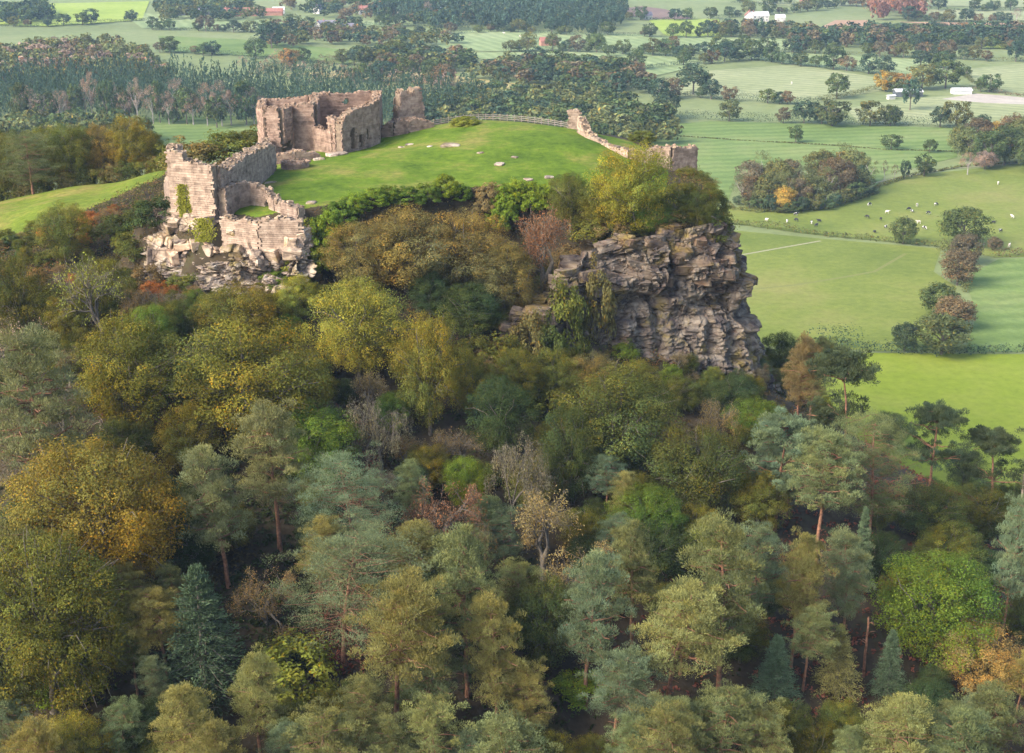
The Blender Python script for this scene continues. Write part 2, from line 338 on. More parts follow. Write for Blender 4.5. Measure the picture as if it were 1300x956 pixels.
def rock_sheet(name, cols, step, depth, matl, seed, cap=6.0, zones=False, **kw):
    T = np.array([Q(*c[0]) for c in cols]); B = np.array([Q(*c[1]) for c in cols])
    s = np.r_[0, np.cumsum(np.linalg.norm(np.diff(T[:, :2]/2+B[:, :2]/2, axis=0), axis=1))]
    nu = int(s[-1]/step); us = np.linspace(0, s[-1], nu)
    ti = np.stack([np.interp(us, s, T[:, k]) for k in range(3)], 1); bi = np.stack([np.interp(us, s, B[:, k]) for k in range(3)], 1)
    k = max(3, int(3/step)) | 1; ker = np.hanning(k+2)[1:-1]; ker /= ker.sum()
    sm = lambda A: np.stack([np.convolve(np.pad(A[:, i], k//2, 'edge'), ker, 'valid') for i in range(3)], 1)
    ti, bi = sm(ti), sm(bi)
    hgt = np.median(ti[:, 2]-bi[:, 2])+6; nv = int(hgt/step); nc = int(cap/step/1.5)
    d = unit(np.gradient(ti[:, :2]/2+bi[:, :2]/2, axis=0)); out = np.stack([d[:, 1], -d[:, 0]], 1)
    V = np.zeros((nv+nc, nu, 3)); C = np.ones((nv+nc, nu, 3))
    for i in range(nu):
        for j in range(nv+nc):
            if j < nv:
                t = -.25+1.25*j/(nv-1); p = bi[i]+(ti[i]-bi[i])*t; w = min(1, (1-t)*6+.35)
            else:
                e = (j-nv+1)/nc; p = ti[i].copy(); p[:2] -= out[i]*e*cap; w = .35*(1-e)
                p[2] = ti[i, 2]*(1-e)+(float(terr(p[0], p[1]))-.5)*e
            r, cr = blocky(us[i], p[2], p[1]*.1, seed, (-.25+1.25*j/(nv-1)) if j < nv else 1.0, zones)
            p[:2] += out[i]*(r-.4)*depth*w; p[2] += .25*r*w
            V[j, i] = p; C[j, i] = 1-.2*cr
    g = Geo(); g.add(V.reshape(-1, 3), grid_faces(nu, nv+nc), C.reshape(-1, 3))
    o = ob(name, g.mesh(name, matl, False), **kw)
    return o, V[:nv], out
def stone_mesh(seed, matl, flat_=.6, rough=.25, tint=1.0):
    import bmesh
    bm = bmesh.new(); bmesh.ops.create_cube(bm, size=1.6)
    bmesh.ops.subdivide_edges(bm, edges=bm.edges[:], cuts=2, use_grid_fill=True)
    rs = np.random.RandomState(seed); of = Vector(rs.uniform(-50, 50, 3))
    for v in bm.verts:
        s = v.co.normalized(); v.co = v.co.lerp(s*1.05, .45); v.co += rough*1.3*noise.noise_vector(v.co*.9+of)+rough*.5*noise.noise_vector(v.co*2.3+of)
        v.co.z *= flat_
    me = bpy.data.meshes.new('stone'); bm.to_mesh(me); bm.free(); at = me.color_attributes.new('tint', 'FLOAT_COLOR', 'POINT')
    at.data.foreach_set('color', np.tile(np.array([tint, tint, tint, 1], np.float32), len(me.vertices))); me.materials.append(matl); return me
CLIFF = [((640,425,207),(640,480,210)),((655,404,206.5),(655,492,210)),((700,392,207),(702,500,210)),((728,350,209),(738,500,212)),((748,318,212),(765,505,214)),
 ((790,305,213),(800,510,216)),((850,296,214),(852,520,218)),((905,283,216),(914,530,219.5)),((927,286,219),(970,530,221)),((930,290,226),(990,524,228)),((910,264,238),(992,508,239)),((886,236,252),(980,480,254))]
crag, CV, COUT = rock_sheet('cliff', CLIFF, .31, 1.35, M_ROCK, 1, zones=True, kind='structure', label='jointed brown sandstone cliff face of the crag under the ruins', cat='cliff')
def block_mesh(seed, matl):
    """angular joint block: a cube with shifted corners, chipped edges and slightly broken faces"""
    import bmesh
    bm = bmesh.new(); bmesh.ops.create_cube(bm, size=2.0); rs = np.random.RandomState(seed)
    for v in bm.verts: v.co.x += rs.uniform(-.4, .4); v.co.y += rs.uniform(-.4, .4); v.co.z += rs.uniform(-.38, .38)
    bmesh.ops.bevel(bm, geom=bm.edges[:], offset=.16, segments=1, affect='EDGES'); bmesh.ops.triangulate(bm, faces=bm.faces[:])
    for v in bm.verts: v.co += Vector(rs.uniform(-.07, .07, 3))
    me = bpy.data.meshes.new('rock'); bm.to_mesh(me); bm.free(); at = me.color_attributes.new('tint', 'FLOAT_COLOR', 'POINT')
    t = rs.uniform(.62, 1.2); y_ = rs.uniform(.78, 1.0); at.data.foreach_set('color', np.tile(np.array([t, t*(.5+.5*y_), t*y_, 1], np.float32), len(me.vertices))); me.materials.append(matl); return me
SM = [block_mesh(i, M_ROCK) for i in range(12)]
rs = np.random.RandomState(11)
def lay_blocks(parent, V, O, meshes, bands, rs, limit, sink, skip=.08):
    """courses of joint blocks from the rim down; bands: (t_from_top, t_to, course height, block width, depth)"""
    nv, nu = V.shape[:2]; step = np.linalg.norm(V[nv//2, 1:, :2]-V[nv//2, :-1, :2], axis=1).mean(); hz = np.median(V[-1, :, 2]-V[0, :, 2]); n = 0
    for t0, t1, ch, bw, dp in bands:
        t = t0
        while t < t1:
            h = ch*rs.uniform(.75, 1.3); u = rs.uniform(0, bw)
            while u < (nu-4)*step:
                w = bw*rs.uniform(.4, 1.7); i = int((u+w/2)/step)
                if i >= nu-2: break
                j = int((1-t-h/hz/2+.03*math.sin(u*.5))*(nv-1)); j = min(max(j, 0), nv-1); u += w
                if rs.rand() < skip or n >= limit: continue
                p = V[j, i].copy(); o2 = np.array((O[i, 0], O[i, 1], 0)); k = ob('rock', meshes[rs.randint(len(meshes))], parent, loc=p-o2*sink*dp*rs.uniform(.7, 1.5)); n += 1
                k.scale = (w*.5, dp*.5*rs.uniform(.8, 1.25), h*.53); k.rotation_euler = (rs.normal(0, .16), .12+rs.normal(0, .15), math.atan2(O[i, 0], -O[i, 1])+rs.normal(0, .35))
            t += h/hz*.97
    return n
nblk = lay_blocks(crag, CV, COUT, SM, [(.0, .14, 1.3, 2.4, 2.2), (.14, .34, 1.9, 2.6, 2.1), (.34, .58, 3.4, 2.3, 1.9), (.58, .97, 5.4, 2.4, 2.0)], rs, 300, .56)
OUT = [((204,250,222),(178,325,219)),((212,262,217),(190,340,214.5)),((232,274,213),(222,350,210)),((275,280,210.5),(272,358,208)),((330,286,208.5),(330,358,206)),((376,284,207.5),(380,350,205)),((396,296,209),(402,340,207))]
outc, OV, OOUT = rock_sheet('rock_outcrop', OUT, .25, 1.3, M_PALE, 5, 4.0, kind='structure', label='pale blocky rock outcrop carrying the ruined tower', cat='rock')
SP_ = [stone_mesh(40+i, M_PALE, .55+.08*(i % 3), .18) for i in range(6)]
SO = [block_mesh(60+i, M_PALE) for i in range(10)]
nblk2 = lay_blocks(outc, OV, OOUT, SO, [(.0, .35, 1.15, 1.7, 1.6), (.35, .9, 1.7, 1.9, 1.3)], rs, 150, .2, .15)
# loose slabs and boulders on the green
SLABS = [(572,185,13,'pale flat slab set in the turf near the top of the mound'),(634,209,9,'rounded grey boulder alone on the green mound'),(653,200,5,'small pale stone above the rounded boulder'),(610,194,5,'small white stone between the slab and the boulder'),
 (671,228,7,'pale boulder by the ivy hedge at the rim'),(697,225,7,'second pale boulder by the ivy hedge, beside the dark shrub'),(395,258,9,'low flat stone on the lower lawn inside the ruined wall'),(520,184,6,'thin stone flush with the turf left of the flat slab'),(546,186,4,'tiny stone beside the flat slab'),(510,187,5,'grey stone in the bare patch of the mound')]
for k, (px, py, w, lab) in enumerate(SLABS):
    d = None
    for D in np.arange(195, 290, .5):
        p = Q(px, py, D)
        if p[2] < terr(p[0], p[1])+.15: break
    s = w*D/F*.85; o = ob('boulder', SP_[k % 6], None, lab, 'rock', 'stones on the castle green', loc=(p[0], p[1], float(terr(p[0], p[1]))+.1)); o.scale = (s*1.2, s*.9, s*.55); o.rotation_euler = (0, 0, k*1.3)
for k, (px, py, w, hh, rot, lab) in enumerate([(428,197,26,5,.5,'long pale bedrock slab leading up to the gatehouse corner'),(405,203,14,5,.3,'pale bedrock lump at the foot of the long slab'),(338,222,20,3,.1,'wide flat bedrock pavement beside the round well base'),(345,231,17,2,0,'lower flat bedrock pavement on the small lawn')]):
    for D in np.arange(195, 290, .5):
        p = Q(px, py, D)
        if p[2] < terr(p[0], p[1])+.15: break
    s = D/F*.62; o = ob('bedrock_slab', SP_[(k*2+1) % 6], None, lab, 'rock', 'bedrock slabs by the gatehouse', loc=(p[0], p[1], float(terr(p[0], p[1]))-.05)); o.scale = (w*s, w*s*.75, hh*s*2.6); o.rotation_euler = (0, -.05, rot)
# ------------------------------------------------------------------ the ruined castle
PINK = (np.array((.84, .69, .60)), np.array((1.06, .92, .82))); SUNLIT_CREAM = (np.array((1.1, .98, .85)), np.array((1.32, 1.22, 1.07))); GREY = (np.array((.78, .70, .63)), np.array((1.15, 1.05, .95)))  # the cream tone carries the tower's sunlight in its block colours
def masonry(parent, name, path, tops, base, th, tone, seed, course=.3, blen=.66, openings=(), ragged=.5, kind_label=None):
    """a ruined wall along path [(x,y)..]; tops: [(dist, z)..]; openings: (d0,d1,z0,z1) with round heads"""
    rs = np.random.RandomState(seed); P = np.array(path, float)[:, :2]; seg = np.linalg.norm(np.diff(P, axis=0), axis=1); cum = np.r_[0, np.cumsum(seg)]
    L = cum[-1]; td = np.array([t[0] for t in tops])*L; tz = np.array([t[1] for t in tops]); jit = rs.normal(0, 1, int(L/.7)+3)
    def top(u): return np.interp(u, td, tz)+ragged*.24*np.interp(u/.7, np.arange(len(jit)), jit)
    def pt(u):
        u = min(max(u, 0), L); i = min(np.searchsorted(cum, u, 'right')-1, len(seg)-1); e = (P[i+1]-P[i])/seg[i]; return P[i]+e*(u-cum[i]), e, np.array((e[1], -e[0]))
    def is_open(u, z):
        for d0, d1, z0, z1 in openings:
            if d0 < u < d1 and z0 < z < z1:
                r = (d1-d0)/2
                if z < z1-r or (u-(d0+d1)/2)**2+(z-z1+r)**2 < r*r: return True
        return False
    core = Geo(); du = .45; nu = max(2, int(L/du)); du = L/nu
    for k in range(nu):
        u = (k+.5)*du; p, e, n = pt(u); zt = top(u)-.12; z = base; dz = .4
        run = None
        while z < zt:
            z2 = min(z+dz, zt); op = is_open(u, (z+z2)/2)
            if not op and run is None: run = z
            if (op or z2 >= zt) and run is not None:
                ze = z if op else z2; a = np.r_[p-e*du*.53-n*(th/2-.2), run]
                tt = np.array((1, .95, .85))*rs.uniform(.85, 1.1)
                box(core, a, np.r_[e*du*1.06, 0], np.r_[n*(th-.4), 0], (0, 0, ze-run), tt); run = None
            z = z2
    fac = Geo()
    for side in (1, -1):
        z = base
        while z < tz.max()+1:
            ch = course*rs.uniform(.8, 1.3); ct = rs.uniform(.84, 1.1); u = -rs.uniform(0, blen)
            while u < L:
                bl = blen*rs.uniform(.6, 1.5); uc = u+bl/2
                if 0 <= uc <= L and z+ch*.7 < top(uc) and not is_open(uc, z+ch/2):
                    p, e, n = pt(uc); pr = rs.uniform(0, .02)
                    c = tone[0]+(tone[1]-tone[0])*rs.uniform(.3, .7)
                    c = c*ct*(rs.uniform(.94, 1.05) if rs.rand() > .05 else rs.uniform(.65, .85))
                    o = np.r_[p-e*(bl/2-.008)+side*n*(th/2-.25), z+.007]
                    ed = np.r_[e*(bl-.016), 0]; nd = np.r_[side*n*(.2+pr), 0]; ud = np.array((rs.normal(0, .01), rs.normal(0, .01), ch-.035))
                    oo, e2 = (o, ed) if side > 0 else (o+ed, -ed); v8 = [oo, oo+e2, oo+e2+nd, oo+nd]; v8 += [q+ud for q in v8]; fac.add(v8, BOXF[[1, 3, 4, 5]], c)
                u += bl
            z += ch
    for k in range(int(L*th*3.2)):          # broken stones along the top
        u = rs.uniform(0, L); p, e, n = pt(u); s = rs.uniform(.18, .42); q = p+n*rs.uniform(-th/2, th/2)*.95
        if is_open(u, top(u)-.2): continue
        a = rs.uniform(0, 3.14); ex = np.array((math.cos(a), math.sin(a), rs.normal(0, .25)))*s*1.3; ey = np.array((-math.sin(a), math.cos(a), rs.normal(0, .25)))*s
        box(fac, np.r_[q, top(u)-.25]-ex/2-ey/2, ex, ey, (rs.normal(0, .05), rs.normal(0, .05), s*.9), (tone[0]+(tone[1]-tone[0])*rs.rand())*rs.uniform(.65, 1.15)*np.array((1, 1, .9)))
    w = ob(name, core.mesh(name, M_CORE), parent)
    if kind_label: w['label'] = kind_label
    s = ob('facing_stones', fac.mesh('facing_stones', M_STONE), w, kind='stuff'); return w
def thing(name, label, cat, loc=(0, 0, 0), group=None):
    return ob(name, None, None, label, cat, group, loc=loc)
def X(*q): return tuple(Q(*q)[:2])
# ruined tower on the outcrop
tw = thing('ruined_tower', 'tall ruined stone tower toned sunlit cream on the pale rock outcrop', 'ruin')
A, B = Q(222,272,214), Q(276,277,212)
masonry(tw, 'front_wall', [A, B], [(0,92.6),(.3,92.4),(.36,91.2),(.7,90.8),(1,90.4)], 79.5, 1.7, SUNLIT_CREAM, 1, .34, .7, openings=((3.0,3.35,89.6,90.0),(5.0,5.35,89.2,89.6)), ragged=.35, kind_label='sunlit cream ashlar wall face with two small holes')
masonry(tw, 'corner_turret', [A+np.array((.2,.6,0)), A+np.array((.4,3.2,0))], [(0,93.2),(1,92.6)], 80, 1.8, SUNLIT_CREAM, 2, ragged=.6)
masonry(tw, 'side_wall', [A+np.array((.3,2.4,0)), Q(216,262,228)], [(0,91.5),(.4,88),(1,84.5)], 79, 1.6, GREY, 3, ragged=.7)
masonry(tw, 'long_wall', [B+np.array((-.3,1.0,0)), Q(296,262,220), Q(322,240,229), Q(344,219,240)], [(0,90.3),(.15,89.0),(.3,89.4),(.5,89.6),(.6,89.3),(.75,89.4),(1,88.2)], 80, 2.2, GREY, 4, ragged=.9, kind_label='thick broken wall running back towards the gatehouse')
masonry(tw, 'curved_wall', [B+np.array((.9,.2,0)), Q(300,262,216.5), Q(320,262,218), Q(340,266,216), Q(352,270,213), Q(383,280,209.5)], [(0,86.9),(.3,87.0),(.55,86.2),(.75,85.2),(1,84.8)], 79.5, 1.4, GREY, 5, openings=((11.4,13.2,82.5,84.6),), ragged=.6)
masonry(tw, 'front_footing', [Q(284,282,209.5), Q(330,290,207.5), Q(384,288,207)], [(0,83.6),(.5,83.2),(.8,84.0),(1,83.4)], 78.5, 1.5, SUNLIT_CREAM, 6, ragged=.8)
# gatehouse
gh = thing('gatehouse_ruin', 'roofless pink sandstone gatehouse ruin with arched doorway', 'ruin')
L_, K_, R_ = Q(334,190,264), Q(431,197,257), Q(478,189,266)
fp = [L_, Q(342,191,260.5), Q(358,192,260), Q(367,191,262), Q(369,190,264.5), Q(401,191,264)]
masonry(gh, 'front_wall', fp, [(0,90.6),(.2,91.4),(.6,91.2),(1,91.6)], 81.5, 1.8, PINK, 11, openings=((6.6,8.5,81,85.2),), ragged=.5, kind_label='front wall with a dark low arched doorway')
masonry(gh, 'broken_wall', [Q(402,191,263.5), Q(418,194,260.5), Q(426,196,258.5)], [(0,87.6),(.5,87.2),(.85,87.4),(1,88.5)], 81.5, 1.6, PINK, 12, ragged=.6)
masonry(gh, 'side_wall', [K_, Q(455,193,261.5), R_], [(0,88.8),(.12,90.2),(.35,91.0),(.6,91.3),(1,91.9)], 81.5, 1.8, PINK, 13, openings=((2.4,3.9,84,87.8),(5.0,6.0,84,86.6),(7.2,7.9,85,87.4)), ragged=.35, kind_label='right hand wall with tall pointed niches')
masonry(gh, 'corner_wall', [K_+np.array((-.2,.8,0)), K_+np.array((-1.8,3.0,0))], [(0,89.4),(1,90.2)], 81.5, 1.4, PINK, 14, ragged=.7)
BL, BR = Q(336,184,279), Q(482,184,282)
masonry(gh, 'back_wall', [BL, Q(395,184,279), BR], [(0,90),(.35,90.5),(.5,91.2),(.7,91.0),(1,91.4)], 81.5, 1.8, PINK, 15, openings=((15.5,16.8,88.9,90.1),), ragged=.4)
masonry(gh, 'left_wall', [L_, BL], [(0,90.8),(1,90)], 81.5, 1.6, PINK, 16)
masonry(gh, 'inner_wall', [Q(401,191,264.8), Q(404,186,278)], [(0,91.4),(.5,91.7),(1,91.6)], 81.5, 1.5, PINK, 17)
masonry(gh, 'inner_wall', [R_, BR], [(0,91.8),(1,91.4)], 81.5, 1.6, PINK, 18)
masonry(gh, 'apron_wall', [Q(345,205,250), Q(372,204,251), Q(404,202,253)], [(0,84.6),(.4,85.2),(.8,85.0),(1,84.4)], 81.5, 2.2, PINK, 19, ragged=.7, kind_label='low rubble wall in front of the doorway')
masonry(gh, 'left_footing', [Q(338,196,259), Q(345,206,250)], [(0,86),(1,84.8)], 81.5, 1.6, GREY, 20, ragged=.8)
wl = thing('well_base', 'low round stone drum on the lawn before the gatehouse', 'ruin')
c0 = Q(375,215,241); ring = [(c0[0]+2.0*math.cos(a), c0[1]+2.0*math.sin(a)) for a in np.linspace(0, 2*math.pi, 13)]
masonry(wl, 'drum_wall', ring, [(0,85.3),(1,85.3)], 82.5, .9, PINK, 21, .3, .5, ragged=.25)
# tower stub behind the mound
st = thing('tower_stub', 'tall broken stone stub of a tower beside the fence', 'ruin')
masonry(st, 'stub_wall', [Q(503,160,277), Q(536,159,280)], [(0,87.6),(.1,90.6),(.18,92.2),(.3,91.9),(.36,91.0),(.55,91.5),(.62,92.3),(.86,91.8),(.93,89.6),(1,87.4)], 84, 2.3, (PINK[0]*1.05, SUNLIT_CREAM[1]), 25, .34, .66, ragged=.8)
masonry(st, 'spread_footing', [Q(484,166,271), Q(500,168,270.5), Q(516,167,271), Q(547,160,273)], [(0,86.0),(.3,87.3),(.6,87.6),(1,86.6)], 83, 3.0, PINK, 26, ragged=.7)
# curtain wall on the right rim
cw = thing('curtain_wall', 'low ivy topped stone wall at the right rim of the mound', 'wall')
masonry(cw, 'low_wall', [Q(737,168,262), Q(748,175,257), Q(772,184,250), Q(800,196,246), Q(832,205,246)], [(0,89.2),(.08,88.9),(.2,87.2),(.5,86.6),(1,86.0)], 81, 1.5, SUNLIT_CREAM, 30, ragged=.5)
masonry(cw, 'gate_pier', [Q(722,160,268), Q(736,162,268)], [(0,89.6),(1,89.4)], 84, 1.6, SUNLIT_CREAM, 31)
ct = thing('corner_tower_ruin', 'broken corner tower standing on the cliff edge above the fields', 'ruin')
masonry(ct, 'front_wall', [Q(826,208,247), Q(850,214,246), Q(880,220,249)], [(0,86.6),(.4,86.9),(.8,86.4),(1,86.5)], 78, 1.7, (PINK[0], SUNLIT_CREAM[1]), 32, ragged=.45)
masonry(ct, 'side_wall', [Q(879,220,249), Q(866,206,262)], [(0,86.2),(1,83.5)], 77, 1.6, PINK, 33)
# post and rail fence along the far edge of the mound
M_WOOD = simple('weathered_fence_wood', [(.3, (.17, .145, .12)), (.7, (.32, .28, .235))], 4, .2)
fn = thing('rail_fence', 'pale post and rail fence along the far edge of the green', 'fence')
FP = np.array([Q(541,154,275), Q(580,151,276), Q(620,151,276), Q(660,153,274), Q(700,157,271), Q(728,160,268)]); cum = np.r_[0, np.cumsum(np.linalg.norm(np.diff(FP[:, :2], axis=0), axis=1))]
npst = 22; us = np.linspace(0, cum[-1], npst); fx = np.interp(us, cum, FP[:, 0]); fy = np.interp(us, cum, FP[:, 1]); fz = terr(fx, fy)
g = Geo(); box(g, (-.07, -.07, -.4), (.14, 0, 0), (0, .14, 0), (0, 0, 1.75)); PM = g.mesh('post', M_WOOD)
for k in range(npst):
    ob('post', PM, fn, loc=(fx[k], fy[k], fz[k]+.05))
    if k < npst-1:
        for hz in (.45, .82, 1.15):
            a = np.array((fx[k], fy[k]-.1, fz[k]+hz)); b = np.array((fx[k+1], fy[k+1]-.1, fz[k+1]+hz)); g = Geo(); box(g, a-np.array((0, .025, .05)), b-a, (0, .05, 0), (0, 0, .11)); ob('rail', g.mesh('rail', M_WOOD), fn)
# bench on the hillside meadow
# ------------------------------------------------------------------ trees: one prototype per shape
def clump_leaves(g, C, R, per, leaf, rng, tints, up=.35, aspect=.6, flat_=.8, fillin=.55, outward=None, m=0):
    n = len(C); k = per; d = unit(rng.normal(size=(n, k, 3))); d[..., 2] = np.where(rng.rand(n, k) < up, np.abs(d[..., 2]), d[..., 2])
    r = (fillin+(1-fillin)*rng.rand(n, k))[..., None]*R[:, None, None]
    off = d*r; off[..., 2] *= flat_; P = C[:, None]+off
    o = unit(outward if outward is not None else C)[:, None]
    Nn = unit(d*.7+o*.35+rng.normal(size=(n, k, 3))*.33+np.array((0, 0, .4)))
    t = tints[:, None]*rng.uniform(.72, 1.28, (n, k))[..., None]*np.where(rng.rand(n, k)[..., None] < .08, np.array((1.5, 1.05, .6)), 1)
    leaves(g, P.reshape(-1, 3), Nn.reshape(-1, 3), leaf, rng, aspect, t.reshape(-1, 3), m=m)
def clump_tints(n, rng, var=.22, autumn=.3):
    b = rng.normal(1, var, n).clip(.5, 1.6); a = (rng.rand(n)**2)*autumn
    return np.stack([b*(1+.7*a), b*(1+.05*a), b*(1-.5*a)], 1)
def limb(g, a, b, r0, r1, rng, n=4, sag=.12, k=5, c=(1,1,1), m=0):
    a, b = np.asarray(a, float), np.asarray(b, float); L = np.linalg.norm(b-a); t = np.linspace(0, 1, n+1)[:, None]
    p = a+(b-a)*t+np.sin(t*np.pi)*(rng.normal(size=3)*sag*L*.5+np.array((0, 0, sag*L*.5))); p[1:-1] += rng.normal(size=(n-1, 3))*L*.03
    tube(g, p, np.linspace(r0, r1, n+1), k, c, m); return p
def crown_points(rng, n, lobes=7, squash=1.0, inner=.2, under=-.55):
    """clump centres on a lumpy crown of radius 1 (z from -1 to 1)"""
    LC = unit(rng.normal(size=(lobes, 3))); LC[:, 2] = np.abs(LC[:, 2])*.9-.2; LA = rng.uniform(.1, .38, lobes)
    d = unit(rng.normal(size=(n*3, 3))); d = d[d[:, 2] > under+rng.normal(0, .15, len(d))][:n]
    bump = (LA[None]*np.clip((d@LC.T-.45)/.55, 0, 1)).max(1)
    r = (.74+bump*.75)*(1-inner*rng.rand(len(d))**2); r *= rng.uniform(.9, 1.08, len(d))
    o = d*r[:, None]*np.array((1, 1, squash)); o[:, 2] = np.where(o[:, 2] < 0, o[:, 2]*1.22, o[:, 2]); return o
def broadleaf(seed, ncl=150, per=80, leaf=.03, zc=.6, rz=.4, var=.2, autumn=.35, lobes=8, rcl=(.085, .14), limbs=12, under=-.6, twiggy=0):
    """tree of height 1 and crown diameter 1; returns crown and trunk meshes"""
    rng = np.random.RandomState(seed); C = crown_points(rng, ncl, lobes, 1, .35, under)
    out = C.copy(); C = C*np.array((.5, .5, rz))+np.array((0, 0, zc)); R = rng.uniform(*rcl, len(C))
    ph = np.sin(out@(unit(rng.normal(size=3))*3.2)+rng.uniform(0, 6.28))+.7*np.sin(out@(unit(rng.normal(size=3))*5)+rng.uniform(0, 6.28)); hue = 1+.17*ph[:, None]*np.array((1, .4, -.7))
    g = Geo(); clump_leaves(g, C, R, per, leaf, rng, clump_tints(len(C), rng, var, autumn)*hue, outward=out)
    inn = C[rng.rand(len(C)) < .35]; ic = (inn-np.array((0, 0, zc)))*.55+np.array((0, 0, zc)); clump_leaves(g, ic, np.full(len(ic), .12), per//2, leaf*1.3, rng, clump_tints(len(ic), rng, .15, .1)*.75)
    t = Geo(); z1 = zc-rz*.35; top = np.array((rng.normal(0, .02), rng.normal(0, .02), z1)); tube(t, [(0, 0, -.06), (.004, 0, .02), top*np.array((.5, .5, .6)), top], [.034, .026, .022, .018], 7)
    sel = rng.choice(len(C), min(limbs, len(C)), False)
    for i in sel: limb(t, top*np.array((1, 1, rng.uniform(.55, 1))), C[i], .012, .003, rng, 4, .15, 4)
    if twiggy:
        for i in rng.choice(len(C), twiggy): limb(t, (C[i]-(0, 0, zc))*.5+np.array((0, 0, zc-.05)), C[i]+unit(out[i])*.09, .0045, .0012, rng, 3, .1, 3)
    return g.mesh('crown', M_LEAF), t.mesh('trunk', M_BARK, True)
def needle_puffs(g, C, R, per, leaf, rng, tints, flat_=.7, aspect=.25, lift=.6):
    n = len(C); d = unit(rng.normal(size=(n, per, 3))); d[..., 2] = np.where(rng.rand(n, per) < .7, np.abs(d[..., 2]), d[..., 2]*.6)
    off = d*R[:, None, None]*(.45+.55*rng.rand(n, per))[..., None]; off[..., 2] *= flat_
    P = C[:, None]+off; al = unit(d+np.array((0, 0, lift))+rng.normal(size=d.shape)*.3)
    Nn = unit(np.cross(al, rng.normal(size=d.shape)))
    sh = 1.0
    leaves(g, P.reshape(-1, 3), Nn.reshape(-1, 3), leaf, rng, aspect, (tints[:, None]*rng.uniform(.75, 1.25, (n, per))[..., None]*sh).reshape(-1, 3), along=al.reshape(-1, 3))
def pine(seed, c0=.5, wid=.5, npuff=180, per=130, lean=.03, shape=1.0, leaf=.016, puff=(.045, .085), plates=0, lr=1.0):
    """Scots pine: height 1, crown from c0 up to 1, crown radius wid*.5"""
    rng = np.random.RandomState(seed); t = Geo(); g = Geo()
    tz = np.linspace(-.05, .93, 9); tx = lean*tz**2*3+np.cumsum(rng.normal(0, .006, 9)); ty = np.cumsum(rng.normal(0, .006, 9))
    tube(t, np.c_[tx, ty, tz], np.linspace(.02, .006, 9)*np.r_[1.25, 1, 1, 1, 1, 1, 1, 1, 1], 6)
    C = []; nb = npuff//4; levels = [c0+(1-c0)*x for x in rng.rand(plates)] if plates else None
    for b in range(nb):
        f = (b+.5)/nb; z = c0+(1-c0)*f**.9; a = b*2.4+rng.normal(0, .5)
        if plates: z = levels[rng.randint(plates)]+rng.normal(0, .012); f = (z-c0)/(1-c0)
        prof = (math.sin(min(1, (1-f)*1.25+.12)*math.pi*.5)**.8)*(.55+.45*math.sin(min(1, f*2.2+.25)*math.pi*.5)) if shape else 1
        Lb = wid*.5*prof*rng.uniform(.55, 1.1); o = np.array((np.interp(z, tz, tx), np.interp(z, tz, ty), z-.06*Lb/.3))
        e = o+np.array((math.cos(a)*Lb, math.sin(a)*Lb, Lb*rng.uniform(.05, .4)))
        p = limb(t, o, e-np.array((0, 0, .03 if lr < 1 else .01)), .0075*lr, .002*lr, rng, 4, .02, 4)
        for q in range(4):
            w = rng.uniform(.45, 1.0); c = o+(e-o)*w+rng.normal(size=3)*np.array((.05, .05, .018))*(wid/.5); C.append(c)
    C.append((tx[-1], ty[-1], .95)); C.append((tx[-1]+.03, ty[-1], .92)); C = np.array(C)
    R = rng.uniform(*puff, len(C)); b = rng.normal(1, .17, len(C)).clip(.6, 1.5); w = rng.rand(len(C))
    needle_puffs(g, C, R, per, leaf, rng, np.stack([b*(.95+.2*w), b*(1+.02*w), b*(1.05-.25*w)], 1))
    for k in range(5):                                  # dead snapped branches on the bole
        z = rng.uniform(.25, max(.3, c0)); a = rng.uniform(0, 6.28); limb(t, (np.interp(z, tz, tx), 0, z), (np.interp(z, tz, tx)+math.cos(a)*.07, math.sin(a)*.07, z+rng.uniform(-.02, .04)), .004, .001, rng, 3, .1, 3)
    return g.mesh('crown', M_NEEDLE), t.mesh('trunk', M_PBARK, True)
def spruce(seed, tiers=18, wid=.42, per=120, leaf=.022):
    rng = np.random.RandomState(seed); g = Geo(); t = Geo(); tube(t, [(0, 0, -.05), (0, 0, .5), (0, 0, .98)], [.018, .012, .003], 6)
    for k in range(tiers):
        f = k/(tiers-1); z = .1+.86*f; r = wid*.5*(1-f)**.85+.015; nb = int(8-4*f)+2
        for b in range(nb):
            a = b*6.283/nb+k*.7+rng.normal(0, .15); Lb = r*rng.uniform(.8, 1.12); o = np.array((0, 0, z)); e = np.array((math.cos(a)*Lb, math.sin(a)*Lb, z-.12*Lb+rng.normal(0, .01)+(.05*f)))
            limb(t, o, e, .004, .001, rng, 3, -.05, 3); w = rng.rand(per)**.7; P = o+(e-o)*w[:, None]+rng.normal(size=(per, 3))*np.array((.028, .028, .012))*(1-.5*f)
            al = unit((e-o)/Lb*.8+rng.normal(size=(per, 3))*.5+np.array((0, 0, .15))); Nn = unit(np.cross(al, rng.normal(size=(per, 3)))); b_ = rng.normal(1, .12)
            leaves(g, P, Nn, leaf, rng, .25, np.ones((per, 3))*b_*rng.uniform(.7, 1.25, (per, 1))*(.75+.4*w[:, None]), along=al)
    return g.mesh('crown', M_NEEDLE), t.mesh('trunk', M_BARK, True)
